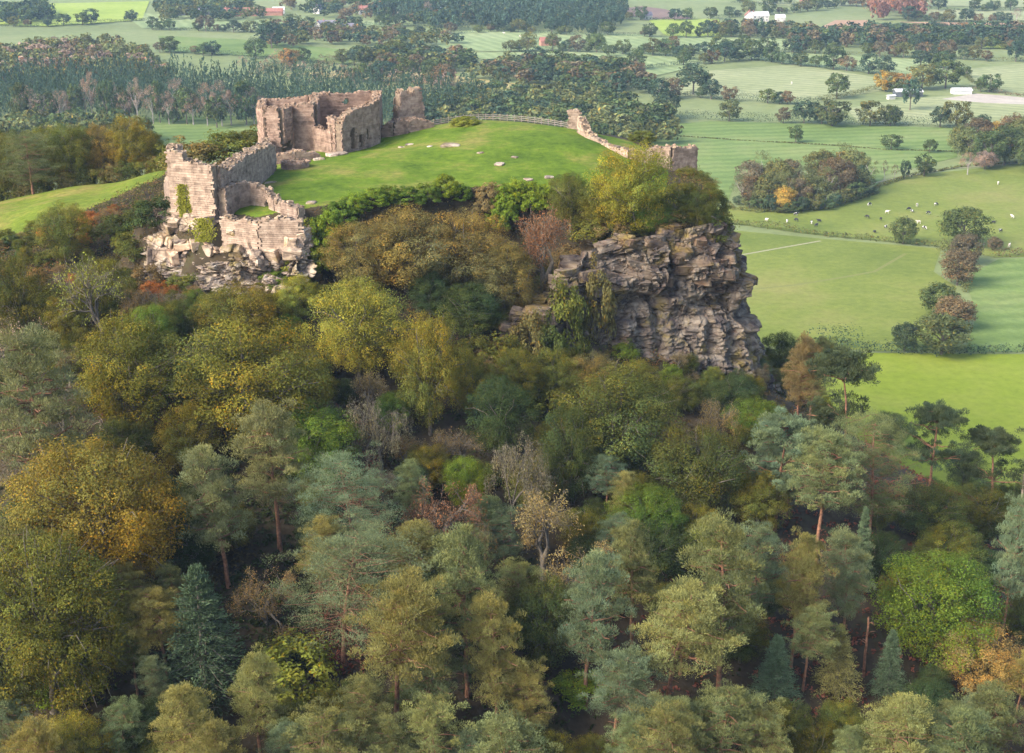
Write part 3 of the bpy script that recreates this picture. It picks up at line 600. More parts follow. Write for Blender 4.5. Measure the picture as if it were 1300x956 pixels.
def sparse(seed, depth=5, leafn=6, leaf=.03, spread=.55, droop=0.0, per_tip=10, bare=.0, c0=.22):
    """twiggy autumn tree: branching limbs that carry thin leaf sprays"""
    rng = np.random.RandomState(seed); t = Geo(); g = Geo(); tips = []
    def grow(p, d, L, r, k):
        e = p+d*L; q = [p, p+d*L*.5+rng.normal(size=3)*L*.05, e]; tube(t, q, [r, r*.8, r*.6], 5 if k < 2 else 3, (1, 1, 1))
        if k >= depth: tips.append((e, d)); return
        if k >= depth-1: tips.append((q[1], d))
        for _ in range(3 if k < depth-1 else 3):
            nd = unit(d+rng.normal(size=3)*spread+np.array((0, 0, .1-droop*k*.12))); grow(e if rng.rand() < .75 else q[1], nd, L*rng.uniform(.62, .85), r*.54, k+1)
    grow(np.array((0, 0, -.05)), np.array((0, 0, 1.)), c0+.05, .03, 0)
    E = np.array([x[0] for x in tips]); Dd = np.array([x[1] for x in tips])
    lo, hi = E.min(0), np.percentile(E, 99, axis=0); sc = np.array((1/(np.percentile(E[:, 0], 98)-np.percentile(E[:, 0], 2)), 1/(np.percentile(E[:, 1], 98)-np.percentile(E[:, 1], 2)), .95/hi[2]))
    for arr in t.v: arr *= sc*np.array((.95, .95, 1))
    E = E*sc*np.array((.95, .95, 1)); nb = clump_tints(len(E), rng, .22, .4)
    keep = rng.rand(len(E)) > bare; E, Dd, nb = E[keep], Dd[keep], nb[keep]
    off = rng.normal(size=(len(E), per_tip, 3))*.035
    if droop: off[..., 2] = -np.abs(rng.rand(len(E), per_tip))*.16*droop; off[..., :2] *= .6
    P = (E[:, None]+off).reshape(-1, 3); al = unit(rng.normal(size=P.shape)*(.4 if droop else 1)+(np.array((0, 0, -1.)) if droop else 0))
    leaves(g, P, unit(rng.normal(size=P.shape)+np.array((0, 0, .5))), leaf, rng, .45, np.repeat(nb, per_tip, 0)*rng.uniform(.7, 1.3, (len(P), 1)), along=al)
    # fine twigs
    tw = np.repeat(E, 4, 0); e2 = tw+unit(rng.normal(size=tw.shape)+np.repeat(Dd, 4, 0)*1.2+np.array((0, 0, .1-droop*1.6)))*rng.uniform(.04, .1, (len(tw), 1))
    md = (tw+e2)/2; leaves(t, md, unit(np.cross(e2-tw, rng.normal(size=tw.shape))), np.linalg.norm(e2-tw, axis=1), rng, .035, np.ones((len(tw), 3))*1.3, along=e2-tw)
    return g.mesh('crown', M_LEAF), t.mesh('trunk', M_BARK, True)
def bush(seed, ncl=70, per=70, leaf=.045, var=.2, autumn=.3, rcl=(.1, .17), aspect=.6):
    rng = np.random.RandomState(seed); C = crown_points(rng, ncl, 9, 1, .4, -.15); o = C.copy(); C = C*np.array((.5, .5, .8))+np.array((0, 0, .1)); C[:, 2] = np.maximum(C[:, 2], .02)
    g = Geo(); clump_leaves(g, C, rng.uniform(*rcl, len(C)), per, leaf, rng, clump_tints(len(C), rng, var, autumn), outward=o, aspect=aspect)
    t = Geo()
    for i in rng.choice(len(C), 12): limb(t, (rng.normal(0, .03), rng.normal(0, .03), -.05), C[i], .012, .003, rng, 3, .15, 4)
    return g.mesh('foliage', M_LEAF), t.mesh('stem', M_BARK, True)
def snag(seed):
    rng = np.random.RandomState(seed); t = Geo(); z = np.linspace(-.05, 1, 8); x = np.cumsum(rng.normal(0, .012, 8)); tube(t, np.c_[x, x*0, z], np.linspace(.03, .014, 8), 6)
    for k in range(5):
        h = rng.uniform(.55, .98); a = rng.uniform(0, 6.28); limb(t, (np.interp(h, z, x), 0, h), (np.interp(h, z, x)+math.cos(a)*.14, math.sin(a)*.14, h+rng.uniform(-.05, .1)), .01, .003, rng, 3, .2, 4)
    return t.mesh('trunk', M_PBARK if seed == 191 else M_DEAD, True)
PROTO = {
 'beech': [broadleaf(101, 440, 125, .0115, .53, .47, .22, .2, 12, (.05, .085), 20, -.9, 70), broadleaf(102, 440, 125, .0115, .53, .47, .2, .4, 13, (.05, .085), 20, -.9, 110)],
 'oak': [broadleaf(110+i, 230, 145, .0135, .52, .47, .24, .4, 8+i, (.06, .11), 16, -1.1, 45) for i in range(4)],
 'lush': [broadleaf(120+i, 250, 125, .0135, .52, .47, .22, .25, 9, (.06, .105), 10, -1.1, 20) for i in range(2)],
 'pine': [pine(131, .42, .48, 200, 150), pine(132, .5, .58, 200, 150, .05), pine(133, .36, .5, 220, 140, -.03), pine(134, .3, .62, 280, 120, .02)],
 'bigpine': [pine(135, .25, .9, 360, 115, .02, 1, .013, (.055, .09), lr=.5), pine(136, .3, .95, 360, 115, -.03, 1, .013, (.055, .09), lr=.5)],
 'flatpine': [pine(141, .5, .75, 170, 140, .025, 1, .022, (.045, .085), 6), pine(142, .55, .8, 160, 140, .03, 1, .022, (.045, .085), 5)],
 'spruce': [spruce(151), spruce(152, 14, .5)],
 'sparse': [sparse(161, 5, per_tip=17, leaf=.026, c0=.12), sparse(162, 5, per_tip=20, leaf=.024, spread=.62, c0=.12), sparse(163, 5, per_tip=5, spread=.6, bare=.3)],
 'birch': [sparse(171, 5, spread=.4, droop=1.0, per_tip=14, leaf=.022, c0=.3), sparse(172, 5, spread=.45, droop=1.2, per_tip=14, leaf=.022, c0=.28)],
 'bush': [bush(181), bush(182, 60, 75), bush(183, 80, 60, .04)], 'ivy': [bush(184, 90, 90, .036, .15, .12, (.07, .12), .85), bush(185, 80, 90, .036, .15, .12, (.07, .13), .85)],
 'snag': [(None, snag(191)), (None, snag(192))]}
FRAC = dict(beech=.95, oak=.95, lush=.96, pine=.58, bigpine=.72, flatpine=.48, spruce=.9, sparse=.75, birch=.75, bush=.95, ivy=.95, snag=1)
WID = dict(beech=1, oak=1, lush=1, pine=.56, bigpine=.9, flatpine=.78, spruce=.45, sparse=1, birch=1, bush=1, ivy=1, snag=.25)
COLR = dict(olive=(.098,.106,.024), gold=(.15,.118,.024), goldgreen=(.122,.116,.023), lime=(.18,.19,.04), dark=(.042,.062,.024), green=(.085,.125,.02), blue=(.135,.17,.10), pineg=(.145,.165,.075), pineyel=(.20,.19,.07),
 piney=(.16,.17,.085), brown=(.16,.115,.055), thorn=(.135,.115,.045), tan=(.215,.165,.075), red=(.17,.085,.05), grey=(.14,.122,.08), darkol=(.066,.078,.022), bright=(.125,.17,.02), yelgr=(.17,.175,.03), spruceg=(.06,.09,.055), bluespr=(.09,.125,.075), pink=(.30,.20,.15), rust=(.22,.09,.03), darkpine=(.06,.08,.045))
COLR = {k: ((v[0]*1.14, v[1]*1.15, v[2]*1.05) if 'pine' in k or k == 'blue' else (v[0]*1.2, v[1]*1.25, v[2]*1.1)) for k, v in COLR.items()}
TREES = []     # (x, y, radius, height)
NAMED = []     # boxes of the named crowns in the view, with their distance
MARKS = []     # named trees: (x, y, z, short description)
CUT = (' rising',' behind',' beside',' below',' above',' standing',' between',' under',' by ',' left ',' right ',' next ',' over ',' before ',' near ',' just ',' in front',' seen ',' thick',' hanging',' on the ',' in the ',' at the ',' against',' half',' spreading',' growing',' clinging',' among',' to ',' and ')
def short(l):
    i = min([l.find(c) for c in CUT if l.find(c) > 8] or [len(l)]); return ' '.join(l[:i].split()[:8])
def instance(kind, var, base, Wm, Hm, col, rot, name, label, cat, group=None, lean=(0, 0)):
    cr, tr = PROTO[kind][var % len(PROTO[kind])]
    e = ob(name, None, None, label, cat, group, loc=base); e.rotation_euler = (lean[0], lean[1], rot); s = Wm/WID[kind]
    e.scale = (s, s, Hm)
    if cr is not None:
        c = ob('foliage' if kind in ('bush', 'ivy') else 'crown', cr, e); c.color = (*col, 1)
    t = ob('stem' if kind in ('bush', 'ivy') else 'trunk', tr, e); t.color = (1, 1, 1, 1)
    TREES.append((base[0], base[1], Wm/2, Hm)); return e
def on_hill(px, py, hfun, d0=100, d1=420):
    for D in np.arange(d0, d1, .6):
        p = Q(px, py, D)
        if p[2] <= terr(p[0], p[1])+hfun(D): return p, D
    return p, D
NAMES = dict(beech='beech_tree', oak='oak_tree', lush='leafy_tree', pine='pine_tree', bigpine='pine_tree', flatpine='pine_tree', spruce='spruce_tree', sparse='autumn_tree', birch='birch_tree', bush='bush', ivy='ivy_bush', snag='dead_trunk')
def jit(c, k, a=.12):
    r = random.Random(k); b = 1+r.uniform(-a, a); h = r.uniform(-a, a)*.6; return (c[0]*b*(1+h), c[1]*b, c[2]*b*(1-h))
def tree(kind, px, py, w, h, col, label, var=0, tall=None, d0=100, group=None, lean=(0, 0), rot=None, at=None):
    """crown centred on px,py with crown size w x h as seen; the tree stands on the hill below it"""
    fr = FRAC[kind]; Hf = (lambda D: h*D/F/fr*1.02) if tall is None else (lambda D: tall*D/F)
    p, D = on_hill(px, py, lambda D: Hf(D)-h*D/F*.5 if kind != 'snag' else Hf(D)*.5, d0)
    if at: p, D = Q(px, py, at), at
    Wm = w*D/F; Hm = Hf(D) if not at else max(2.0, p[2]+h*.5*D/F-float(terr(p[0], p[1]))); b = (p[0], p[1], float(terr(p[0], p[1]))-.1)
    x0, y0 = pix(p[0], p[1], b[2])[:2]; NAMED.append((px-w*.42, py-h*.45, px+w*.42, py+h*.45, D))
    if kind in ('pine', 'flatpine') and tall: NAMED.append((px-7, py, px+7, y0-10, D))
    if kind != 'ivy': MARKS.append((*b, short(label)))
    cat = {'bush': 'bush', 'ivy': 'ivy', 'snag': 'dead tree'}.get(kind, 'tree')
    return instance(kind, var, b, Wm, Hm, jit(COLR[col], int(px*7+py)), rot if rot is not None else (px*1.7+py) % 6.28, NAMES[kind], label, cat, group, lean)
# ------------------------------------------------------------------ the trees one can pick out in the wood
T = tree
T('beech',122,655,245,235,'gold','huge golden orange beech crown rising behind the olive beech',0)
T('beech',55,785,235,245,'goldgreen','huge olive green beech with grey limbs showing through its crown',1)
T('pine',52,505,120,150,'piney','shaggy grey green pine behind the golden beech',3)
T('sparse',12,440,75,75,'pink','pinkish grey leafless bush beside the shaggy grey pine',2)
T('oak',165,470,175,150,'olive','loose olive oak with yellow tips behind the snapped grey trunk',0)
T('oak',20,375,110,120,'darkol','dark olive oak left of the yellow leaved sapling',1)
T('oak',318,480,210,190,'goldgreen','broad gold tinged oak behind the two tall red trunked pines',2)
T('lush',455,410,140,140,'lime','bright lime yellow domed tree below the pale outcrop',0)
T('oak',300,395,120,80,'goldgreen','low golden olive tree just under the pale outcrop',3)
T('oak',375,375,60,60,'yelgr','small yellow green tree between the outcrop and the lime dome',0)
T('oak',545,465,105,165,'goldgreen','tall yellowing tree beside the lime yellow domed tree',1)
T('lush',400,560,120,110,'green','mid green leafy tree behind the blue green pines',1)
T('oak',236,555,90,100,'goldgreen','golden oak in the shade behind the slender tall pine',0)
T('lush',245,690,80,90,'dark','dark leafy tree at the foot of the slender tall pine',1)
T('sparse',335,745,80,60,'brown','thin brown bush at the foot of the long straight red trunk',0)
T('oak',160,560,90,70,'darkol','dark olive oak beside the snapped grey brown trunk',2)
T('pine',283,625,88,140,'piney','slender tall pine with leaning bare red trunk in the open gap',2,tall=205,lean=(0,-.1))
T('pine',350,590,105,150,'piney','tall pine with long straight red trunk and a dead side branch',0,tall=200)
T('bigpine',447,635,130,115,'blue','blue green pine with layered rounded crown below the green tree',1)
T('bigpine',432,738,180,130,'blue','widest blue green pine spreading over the wine red bracken',3)
T('pine',592,748,110,130,'pineg','grey green pine above the yellowish pine and the dark hollow',0)
T('pine',497,800,115,140,'pineyel','yellowish pine standing before the blue green pines',1)
T('pine',630,818,80,120,'pineyel','pale yellow green pine next to the bare stemmed grey green pine',2)
T('bush',368,835,125,85,'yelgr','yellow green leafy bush beside the dark spruce',0)
T('pine',322,865,80,60,'pineyel','pale tuft topped pine in front of the yellow green bush',0,tall=170)
T('spruce',255,800,120,170,'spruceg','dark broad spruce in shade beside the olive beech',1)
T('birch',650,598,80,100,'grey','silvery grey weeping birch half bare of leaves',0)
T('birch',480,535,65,90,'grey','small weeping birch under the lime yellow domed tree',1)
T('birch',603,700,50,75,'tan','thin straw coloured birch behind the grey green pine',1)
T('sparse',560,645,100,85,'red','reddish brown thinning tree below the grey rock patch',0)
T('sparse',690,672,120,100,'tan','tan leaved tree with a bare forked limb sticking out',1)
T('sparse',722,722,95,70,'tan','second tan leaved tree behind the twin stemmed pine',0)
T('oak',690,785,120,140,'darkol','dark brownish oak between two groups of pines',2)
T('lush',635,525,95,120,'dark','dark green tree next to the yellowing tree',0)
T('lush',590,610,60,80,'bright','bright green ivy clad young tree by the silvery birch',1)
T('oak',780,535,180,150,'darkol','wide dark olive tree at the foot of the cliff',0)
T('oak',725,570,90,140,'dark','shaded dark tree left of the wide dark olive tree',1)
T('oak',885,595,150,130,'darkol','shadowy olive tree right of the wide dark olive tree',3)
T('lush',823,655,110,95,'green','domed green tree with pale sunlit top in the middle of the wood',0)
T('lush',835,700,110,80,'dark','dark skirted tree under the pale topped dome',1)
T('lush',905,690,80,70,'yelgr','pale green rounded tree left of the gold tinged tree',1)
T('pine',805,725,75,110,'pineg','pine with forked curving orange trunk before the green dome',0,tall=170)
T('pine',745,765,95,120,'blue','bluish pine beside the forked orange trunk',2)
T('pine',848,800,115,115,'pineyel','yellowish pine with a leaning dark limb beside the tall pale pine',1)
T('pine',918,755,115,180,'pineg','tall full pine with thin pale trunk above the red slope',2,tall=250)
T('oak',965,632,90,90,'goldgreen','gold tinged tree beside the flat topped blue green pine',2)
T('birch',915,535,55,70,'tan','tan weeping birch under the cliff corner',0)
T('lush',930,505,90,60,'dark','dark shrubby tree against the base of the cliff',1)
T('lush',955,530,80,60,'green','green shrubby tree at the right base of the cliff',0)
T('flatpine',990,565,115,75,'blue','flat topped blue green pine right of the tan birch',0)
T('pine',1045,605,90,100,'pineg','pine with tall bare trunk over the dark red slope',1,tall=185)
T('bigpine',1112,595,115,120,'pineg','broad grey green pine beside the bare trunk over the red slope',3)
T('flatpine',1082,506,112,105,'darkpine','tall open pine with red leaning trunk seen against the bright meadow',1,tall=178)
T('flatpine',1187,552,88,76,'darkpine','lone pine with twin red trunks standing against the bright meadow',0,tall=140)
T('flatpine',1266,588,98,68,'darkpine','spreading pine with low fork against the bright meadow',1,tall=124)
T('oak',1180,645,110,80,'darkol','dull olive oak below the twin trunked pine',0)
T('oak',1250,650,90,70,'darkol','dull olive oak below the spreading pine',1)
T('lush',1195,765,180,155,'green','large bright green oak near the tan oak',0)
T('oak',1248,830,125,100,'tan','tan brown oak in front of the large bright green oak',1)
T('oak',1205,690,100,60,'olive','olive tree just behind the large bright green oak',2)
T('spruce',1130,843,50,85,'bluespr','small grey green spruce beside the red dead trunk',0)
T('spruce',1065,835,60,90,'pineyel','pale young spruce left of the red dead trunk',1)
T('spruce',985,845,65,80,'bluespr','young bluish spruce on the red slope',0)
T('spruce',1095,695,38,100,'bluespr','slim bluish spruce behind the pines on the red slope',0)
T('pine',1012,735,68,110,'pineyel','pine with stout red trunk on the open red slope',0,tall=185)
T('pine',1078,722,68,90,'blue','rounded bluish pine beside the slim spruce',2,tall=165)
T('pine',1025,800,60,70,'pineg','small crooked pine beside the pale young spruce',1)
T('pine',1285,705,60,140,'blue','narrow bluish pine at the right of the large bright green oak',0,tall=220)
T('snag',1101,822,20,85,'grey','red stripped dead trunk with a broken top',0)
T('snag',140,548,20,40,'grey','snapped grey brown trunk leaning above the golden beech',1,lean=(0,-.35))
T('snag',1296,640,20,80,'grey','bleached forked dead trunk among the pines at the wood edge',1)
T('oak',515,314,150,105,'thorn','brown olive thorn tree thick on the rim below the mound',0)
T('oak',458,322,104,96,'thorn','brown thorn tree hanging beside the bright ivy',1)
T('oak',590,314,130,104,'thorn','rounded brown thorn tree left of the reddish bush',1)
T('oak',640,350,100,100,'thorn','brown thorn tree on the slope above the dark green bush',0)
T('sparse',690,315,95,95,'red','reddish twiggy bush under the bright ivy hedge',1)
T('lush',598,392,95,75,'dark','dark green bush on the rock ledge left of the cliff',0)
T('lush',545,375,60,60,'dark','dark bush in the hollow under the brown thorn trees',1)
T('oak',803,236,116,125,'yelgr','large pale yellow green tree on the rim by the corner tower',2)
T('lush',725,252,70,75,'darkol','dark shrub tree at the rim beside the pale yellow green tree',0)
T('lush',760,270,60,60,'olive','olive bush under the pale yellow green tree',1)
T('lush',885,265,55,48,'darkol','dark green bush above the cliff under the corner tower',1)
T('lush',828,282,70,45,'green','green bush on the cliff top under the pale yellow green tree',0)
T('bush',905,275,60,40,'darkol','low brownish scrub at the right tip of the cliff',0)
T('bush',780,300,60,35,'brown','low brown scrub on the lip of the cliff',1)
T('bush',735,370,50,60,'olive','olive scrub clinging beside the cliff ledges',2)
T('bush',690,375,60,60,'brown','brown scrub above the left cliff ledges',0)
T('bush',795,440,40,30,'green','green bush growing in the middle of the cliff',1,d0=205)
T('bush',852,470,38,28,'green','dark green bush at a hollow in the cliff base',2,d0=205)
T('sparse',125,372,80,95,'lime','yellow leaved sapling with white branches left of the outcrop',2)
T('oak',80,292,80,80,'olive','small olive tree with pale stems on the slope below the hillside grass',3)
T('bush',195,262,70,42,'dark','dark bramble thicket left of the ruined tower',0)
T('bush',150,280,60,40,'darkol','dark bramble thicket below the hillside grass',1)
T('oak',165,180,72,84,'goldgreen','tall pointed golden green tree above the hillside grass',2,at=284)
T('lush',88,188,74,76,'olive','rounded olive tree left of the pointed golden tree',1,at=282)
T('oak',128,188,60,70,'thorn','brownish tree between the olive tree and the pointed golden tree',0,at=285)
T('bigpine',38,204,84,70,'pineg','grey green pine at the end of the hillside grass',0,at=276)
T('oak',60,186,60,70,'olive','olive oak between the grey green pine and the rounded olive tree',1,at=288)
T('oak',108,184,56,64,'darkol','dark oak behind the rounded olive tree on the ridge',3,at=290)
T('lush',20,190,70,72,'darkol','dark leafy tree behind the grey green pine on the ridge',0,at=288)
T('oak',195,190,50,52,'olive','low olive tree right of the pointed golden tree',1,at=287)
T('lush',-4,196,80,76,'goldgreen','yellowing tree beyond the grey green pine by the hillside grass',0,at=280)
T('bush',250,182,84,44,'thorn','thick brown bush behind the ruined tower',1,at=268)
T('bush',288,177,76,46,'olive','olive bush behind the long broken wall',0,at=270)
T('bush',320,174,56,44,'darkol','dark olive bush against the gatehouse left wall',1,at=272)
T('bush',218,192,56,42,'olive','low bush between the pointed golden tree and the ruined tower',2,at=276)
T('oak',994,466,66,60,'darkol','dark rounded tree against the right foot of the cliff',1)
T('pine',1015,478,55,100,'brown','brownish old pine beside the dark rounded tree at the cliff foot',0,tall=140)
T('oak',960,545,60,50,'olive','olive tree right of the tan birch',1)
T('lush',1045,535,50,50,'darkpine','dark undergrown tree below the leaning red trunked pine',0)
T('lush',1130,545,60,50,'darkpine','dark low tree between the pines against the meadow',1)
T('lush',1225,590,56,60,'darkpine','dark low tree between the two pines at the meadow edge',0)
T('pine',540,850,90,90,'pineg','grey green pine below the yellowish pine',2)
T('pine',780,865,90,90,'blue','bluish pine in front of the yellow green shrubs',1)
T('bush',740,862,80,36,'bright','bright yellow green shrub among the pines',1)
T('bush',90,862,90,40,'bright','bright green shrub in front of the olive beech',0)
for px, py, w, h, c, lab in [(848,252,60,46,'darkol','dark bush on the grass before the corner tower'),(868,236,40,34,'olive','olive bush against the foot of the corner tower'),(902,240,34,30,'olive','scrub on the steep right rim under the corner tower'),(912,256,36,30,'brown','brown scrub lower on the steep right rim'),
  (925,272,34,26,'darkol','dark scrub at the right tip of the rim'),(893,222,24,22,'darkol','small scrub behind the corner tower wall'),(748,300,60,40,'olive','olive scrub at the top of the ledges left of the cliff'),(722,330,56,44,'brown','brown scrub beside the reddish twiggy bush'),(702,352,52,40,'olive','olive scrub below the reddish twiggy bush'),(745,335,40,36,'rust','rusty bracken clump by the cliff ledges'),
  (665,380,54,36,'brown','brown scrub over the left cliff ledges'),(632,402,50,36,'darkol','dark scrub over the end of the left cliff ledges'),(770,285,50,30,'olive','olive scrub along the lip above the cliff'),(840,286,60,24,'brown','dry brown scrub along the lip above the cliff'),(800,290,50,26,'darkol','dark scrub along the lip above the cliff'),(172,318,44,36,'darkol','dark scrub at the left end of the pale outcrop'),(186,346,50,36,'brown','brown scrub under the left end of the pale outcrop'),(160,300,40,34,'olive','olive scrub beside the left end of the pale outcrop'),(235,352,50,26,'olive','olive scrub under the pale outcrop'),(600,440,60,50,'olive','olive bush on the ledge left of the cliff'),(625,445,50,50,'brown','brown bush on the ledge left of the cliff'),(610,470,60,50,'brown','brown bush below the left cliff ledges'),(655,490,56,60,'olive','olive bush below the left cliff ledges'),(700,505,60,60,'olive','olive bush against the foot of the left cliff')]:
    T('bush',px,py,w,h,c,lab,int(px)%3,d0=196)
for k, (px, py, w, h, c, lab) in enumerate([(600,484,80,80,'goldgreen','golden brown tree below the left end of the cliff'),(655,476,74,80,'olive','olive tree covering the left foot of the cliff'),(705,474,84,74,'olive','second olive tree covering the foot of the cliff'),(752,478,84,70,'thorn','straw brown tree covering the middle foot of the cliff'),(805,486,80,60,'olive','olive tree covering the foot of the smooth cliff wall'),(860,500,70,50,'darkol','dark olive tree tucked under the smooth cliff wall')]):
    T('oak',px,py,w,h,c,lab,k)
for px, py, w, h, c, lab, D in [(872,228,42,30,'olive','olive scrub along the foot of the corner tower wall',243),(893,236,42,32,'thorn','brown scrub at the outer foot of the corner tower',240),(906,252,46,36,'darkol','dark scrub on the brow right of the corner tower',231),(917,268,42,32,'thorn','dry scrub near the right tip of the brow',223),(672,392,60,44,'thorn','brown scrub hanging over the left cliff ledges',204),(720,352,56,50,'olive','olive scrub hanging beside the left cliff edge',207),(700,395,50,40,'darkol','dark scrub among the left cliff ledges',203.5),(760,312,50,34,'thorn','brown scrub at the upper left cliff edge',209),(645,430,60,50,'olive','olive scrub hiding the left end of the cliff',203)]:
    T('bush',px,py,w,h,c,lab,int(px)%3,at=D)
for k, px in enumerate(range(-10, 205, 19)):
    T('bush',px,240-.155*px-6,38,26,['darkol','olive','thorn'][k % 3],{'darkol': 'dark', 'olive': 'olive', 'thorn': 'brown'}[['darkol','olive','thorn'][k % 3]]+' bush under the trees along the top of the hillside grass',k,at=281,group='bushes under the ridge trees')
# bright ivy along the rim wall
for k, (px, py, w, h, c) in enumerate([(405,300,46,70,'bright'),(418,285,40,50,'bright'),(432,268,44,40,'green'),(450,256,40,30,'bright'),(472,246,40,26,'bright'),(492,242,34,24,'green'),(520,243,40,24,'green'),(543,240,34,26,'green'),(566,233,36,30,'bright'),(585,243,30,22,'green'),
   (640,248,44,50,'bright'),(655,240,36,36,'bright'),(675,248,40,38,'bright'),(692,250,30,34,'bright'),(632,268,34,50,'bright'),(384,296,40,46,'yelgr'),(392,322,48,50,'yelgr'),(372,334,44,36,'yelgr'),(350,352,50,30,'green'),(620,245,40,40,'brown')]):
    T('ivy',px,py,w*1.15,h*1.0,c,{'bright': 'bright', 'green': 'darker green', 'yelgr': 'yellowish'}.get(c, '')+' leafy ivy heaped over the rim at the edge of the green' if c != 'brown' else 'brown twiggy scrub between two ivy mounds at the rim',k,group='ivy heaps along the rim' if c != 'brown' else None,d0=190)
T('ivy',742,150,30,28,'bright','ivy bush crowning the end of the low wall by the fence',0,d0=240)
T('ivy',815,170,40,18,'olive','ivy mat on top of the low wall by the corner tower',1,d0=235); T('ivy',590,151,44,14,'yelgr','low yellow green ivy on the fence line',0,d0=262)
# ivy curtains on the sunlit tower face
for k, (px, py, w, h, lab) in enumerate([(231,255,11,42,'taller yellow green ivy curtain on the cream tower face'),(243,252,10,36,'shorter yellow green ivy curtain on the cream tower face'),(258,292,22,30,'ivy draped over the pale rocks under the cream tower face')]):
    rg = np.random.RandomState(300+k); n = 900; p0 = Q(px, py, 211.6 if k < 2 else 209.0); u = rg.normal(0, .36, n).clip(-1, 1)*w*.118*.9; v = (rg.rand(n)-.5)*h*.118; u *= 1-.35*np.abs(v)/(h*.06)
    gg = Geo(); P = np.c_[p0[0]+u, p0[1]+.0*u-.15*rg.rand(n)+.02*v, p0[2]+v]; leaves(gg, P, unit(rg.normal(size=(n, 3))*.5+np.array((-.2, -1, .3))), .28, rg, .8, rg.uniform(.7, 1.3, (n, 1))*np.ones((n, 3)))
    o = ob('ivy', gg.mesh('ivy', M_LEAF), None, lab, 'ivy'); o.color = (.24, .24, .03, 1)

# ------------------------------------------------------------------ the rest of the wood, filled between them
rg = np.random.RandomState(77); CLEAR = [(972,345,1012,408),(300,690,325,750),(355,650,375,700),(1000,640,1075,695),(1000,760,1100,830),(410,760,470,820),(640,400,960,445),(195,180,400,340),(1060,450,1300,600),(1085,770,1115,870),(130,530,150,570),(730,130,890,220),(395,220,700,285),(0,212,200,250),(790,300,960,330)]
ZON = lambda px, py: ([('pine','blue'),('pine','pineg'),('pine','pineyel'),('oak','darkol'),('oak','olive'),('pine','pineg'),('lush','dark')] if py > 640 or px > 960 else
   [('oak','olive'),('oak','darkol'),('lush','dark'),('sparse','brown'),('oak','goldgreen'),('lush','green'),('birch','grey'),('bush','olive')] if py > 380 else [('bush','olive'),('bush','darkol'),('sparse','brown'),('bush','brown'),('sparse','brown'),('bush','dark'),('oak','olive'),('bush','rust')])
KN = dict(pine='pine', oak='oak', lush='leafy tree', spruce='spruce', sparse='thin tree', birch='drooping birch', bush='bush')
DESC = dict(blue='bluish', pineg='grey green', pineyel='yellowish', darkol='dull olive', bluespr='greyish', dark='dark', olive='olive', brown='brown', goldgreen='golden', green='green', grey='grey', rust='rusty', yelgr='yellow green')
MEAD = np.array([Q(-60,300,228)[:2],Q(10,285,236)[:2],Q(100,262,243)[:2],Q(195,240,256)[:2],Q(235,215,275)[:2],Q(230,200,288)[:2],Q(130,214,290)[:2],Q(40,228,285)[:2],Q(-60,250,275)[:2]])
nfill = 0; CAND = []
for k in range(16000):
    sp_ = .62 if k < 8000 else .5
    x, y = rg.uniform(-105, 115), rg.uniform(92, 325); z = float(terr(x, y))
    if z < 4: continue
    px, py, D = pix(x, y, z+2)
    if px < -45 or px > 1345 or py > 1060 or py < 200: continue
    sd = float(sdist(np.array(x), np.array(y), POLY))
    if sd < .5 or y > 262 and x < 50 or y > 275 or float(sdist(np.array(x), np.array(y), MEAD)) < 1: continue
    zl = ZON(px, py); kind, c = zl[rg.randint(len(zl))]
    scrub = kind in ('bush',) or (kind == 'sparse' and py < 380)
    Hm = rg.uniform(2.2, 4.2) if scrub else (rg.uniform(11, 16) if kind == 'pine' else rg.uniform(6, 11))
    if k >= 8000: Hm *= .75
    if py < 380: Hm = min(Hm, rg.uniform(2.0, 3.8))
    if sd < 12: Hm = min(Hm, 4.0)
    Wm = Hm*(1.25 if scrub else .55 if kind in ('pine', 'spruce') else .95)*rg.uniform(.85, 1.15)
    if not all((x-tx)**2+(y-ty)**2 > (sp_*(Wm/2+r))**2 for tx, ty, r, _ in TREES): continue
    tx_, ty_, _ = pix(x, y, z+Hm); w_ = Wm*F/D/2
    if any(tx_+w_*.7 > a and tx_-w_*.7 < c_ and ty_ < d and py > b for a, b, c_, d in CLEAR): continue
    hid = False
    for a, b, c_, d, dn in NAMED:
        if dn > D-1.5:
            ow = min(c_, tx_+w_*.85)-max(a, tx_-w_*.85); oh = min(d, py)-max(b, ty_)
            if ow > 0 and oh > 0 and ow*oh > .1*(c_-a)*(d-b): hid = True; break
    if hid: continue
    CAND.append((D, (tx_-w_, ty_, tx_+w_, py if kind not in ('pine',) else ty_*.45+py*.55), (kind, k, (x, y, z-.1), Wm, Hm, c)))
    TREES.append((x, y, Wm/2, Hm))
cov = np.zeros((110, 130), bool); gx, gy = np.meshgrid(np.arange(130)*10+5, np.arange(110)*10+5)
